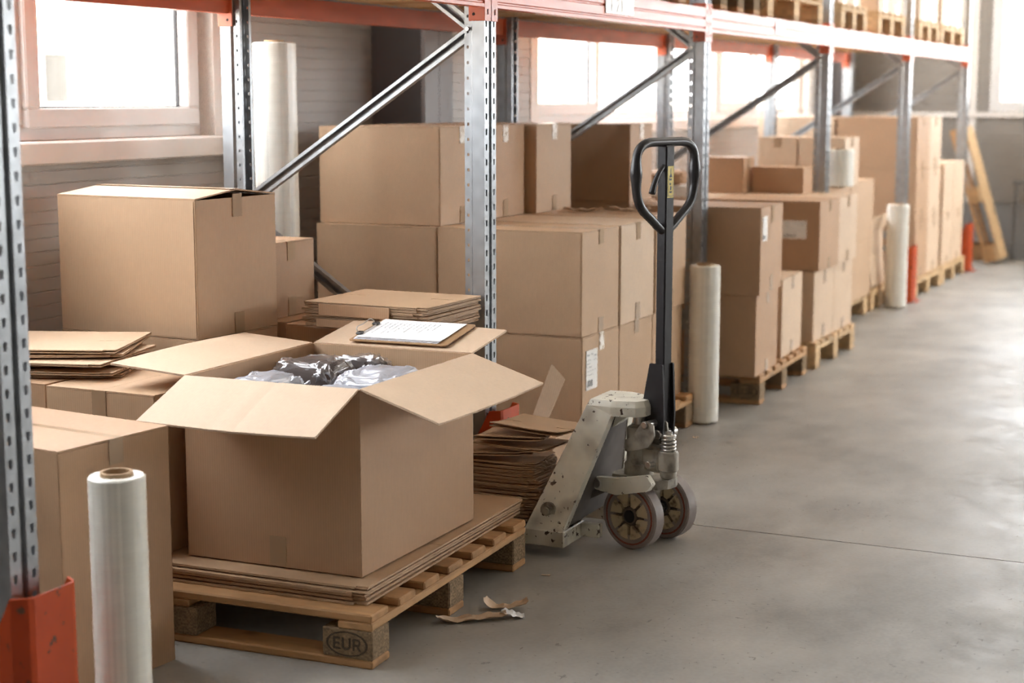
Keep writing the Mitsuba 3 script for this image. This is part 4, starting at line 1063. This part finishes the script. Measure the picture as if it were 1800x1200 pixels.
# white foam sheets and a parcel on the third stack
for i in range(3):
    only(thing('foam_sheet', f'white foam sheet behind the pallet truck handle, {("lowest", "middle", "topmost")[i]} of three', 'foam sheet', 'foam sheets'), mv(bb(-.16, .16, -.11, .11, 0, .018, .003), -3.13 + .01 * i, 8.73 + .008 * i, .904 + i * .0195, rz=.05 * i), 'foam_white')
k = thing('wrapped_parcel', 'brown rounded parcel on the white foam sheets', 'parcel')
put(k, 'wrap', pillow(-3.25, -3.01, 8.65, 8.83, .963, 1.05, .006, (18, 18, 18), 4, pw=3), 'kraft_red', True)
put(k, 'white_band', pillow(-3.16, -3.09, 8.645, 8.835, .9615, 1.0535, .003, (18, 18, 18), 4, pw=3.2), 'foam_white', True)
for i, (x, y, r_) in enumerate(((-2.83, 6.74, .3), (-2.62, 6.79, -.4))):
    strip([(x - .07, y - .03, .951 + .006 * i + .010), (x, y, .950 + .003 * i), (x + .06, y + .02, .951 + .003 * i), (x + .10, y + .05, .958 + .003 * i)], .07, ('crumpled pale paper on the tall stack beside the dark carton', 'second pale paper sheet on the tall stack beside the dark carton')[i], 'kraft_pale', .012)

# pallet leaning by the end wall
lp_ = thing('leaning_pallet', 'wooden pallet leaning on its end by the end wall', 'pallet')
ang = math.radians(73.0)


def lean(m): return mv(m, -2.16, 14.72, .005, ry=-(PI - ang) + PI) if False else m


def LB(a0, a1, b0, b1, c0, c1, mname, nm):
    # a along the pallet length (upwards), b across (world y), c thickness
    ux = np.array([math.cos(PI - ang), 0, math.sin(PI - ang)]); uz = np.array([math.sin(PI - ang), 0, -math.cos(PI - ang)])
    m = bb(a0, a1, b0, b1, c0, c1, .003)
    put(lp_, nm, frame_mesh(m, (-2.20, 14.70, .045), ux, (0, 1, 0), -uz), mname)


for i in range(3): LB(0, 1.2, .13 * i, .13 * i + .10, -.022, 0, 'wood_pale_x', 'deck_board')
for a in (0, .53, 1.06): LB(a, a + .14, 0, .36, 0, .022, 'wood_pale_y', 'stringer_board')
for bq in (0, .26):
    for a in (0, .53, 1.06): LB(a, a + .14, bq, bq + .10, .022, .10, 'wood_x', 'block')
    LB(0, 1.2, bq, bq + .10, .10, .122, 'wood_x', 'bottom_board')
k = thing('wooden_crate', 'small dark wooden crate on the floor by the end wall', 'crate')
put(k, 'side', cat([bb(-2.52, -2.34, 15.08, 15.10, .0, .16, .003), bb(-2.52, -2.34, 15.26, 15.28, 0, .16, .003), bb(-2.52, -2.50, 15.10, 15.26, 0, .16, .003), bb(-2.36, -2.34, 15.10, 15.26, 0, .16, .003)]), 'wood_x')
put(k, 'lid', bb(-2.54, -2.32, 15.06, 15.30, .16, .18, .003), 'plinth', label='dark lid')
k = thing('wall_rail', 'grey pipe rail standing before the end wall at the right edge', 'rail')
put(k, 'bar', tube([(-2.18, 15.2, .70), (-.6, 15.2, .70)], .018, 10), 'rail_grey')
for x in (-2.15, -1.4, -.65): put(k, 'leg', tube([(x, 15.2, 0), (x, 15.2, .70)], .014, 10), 'rail_grey')
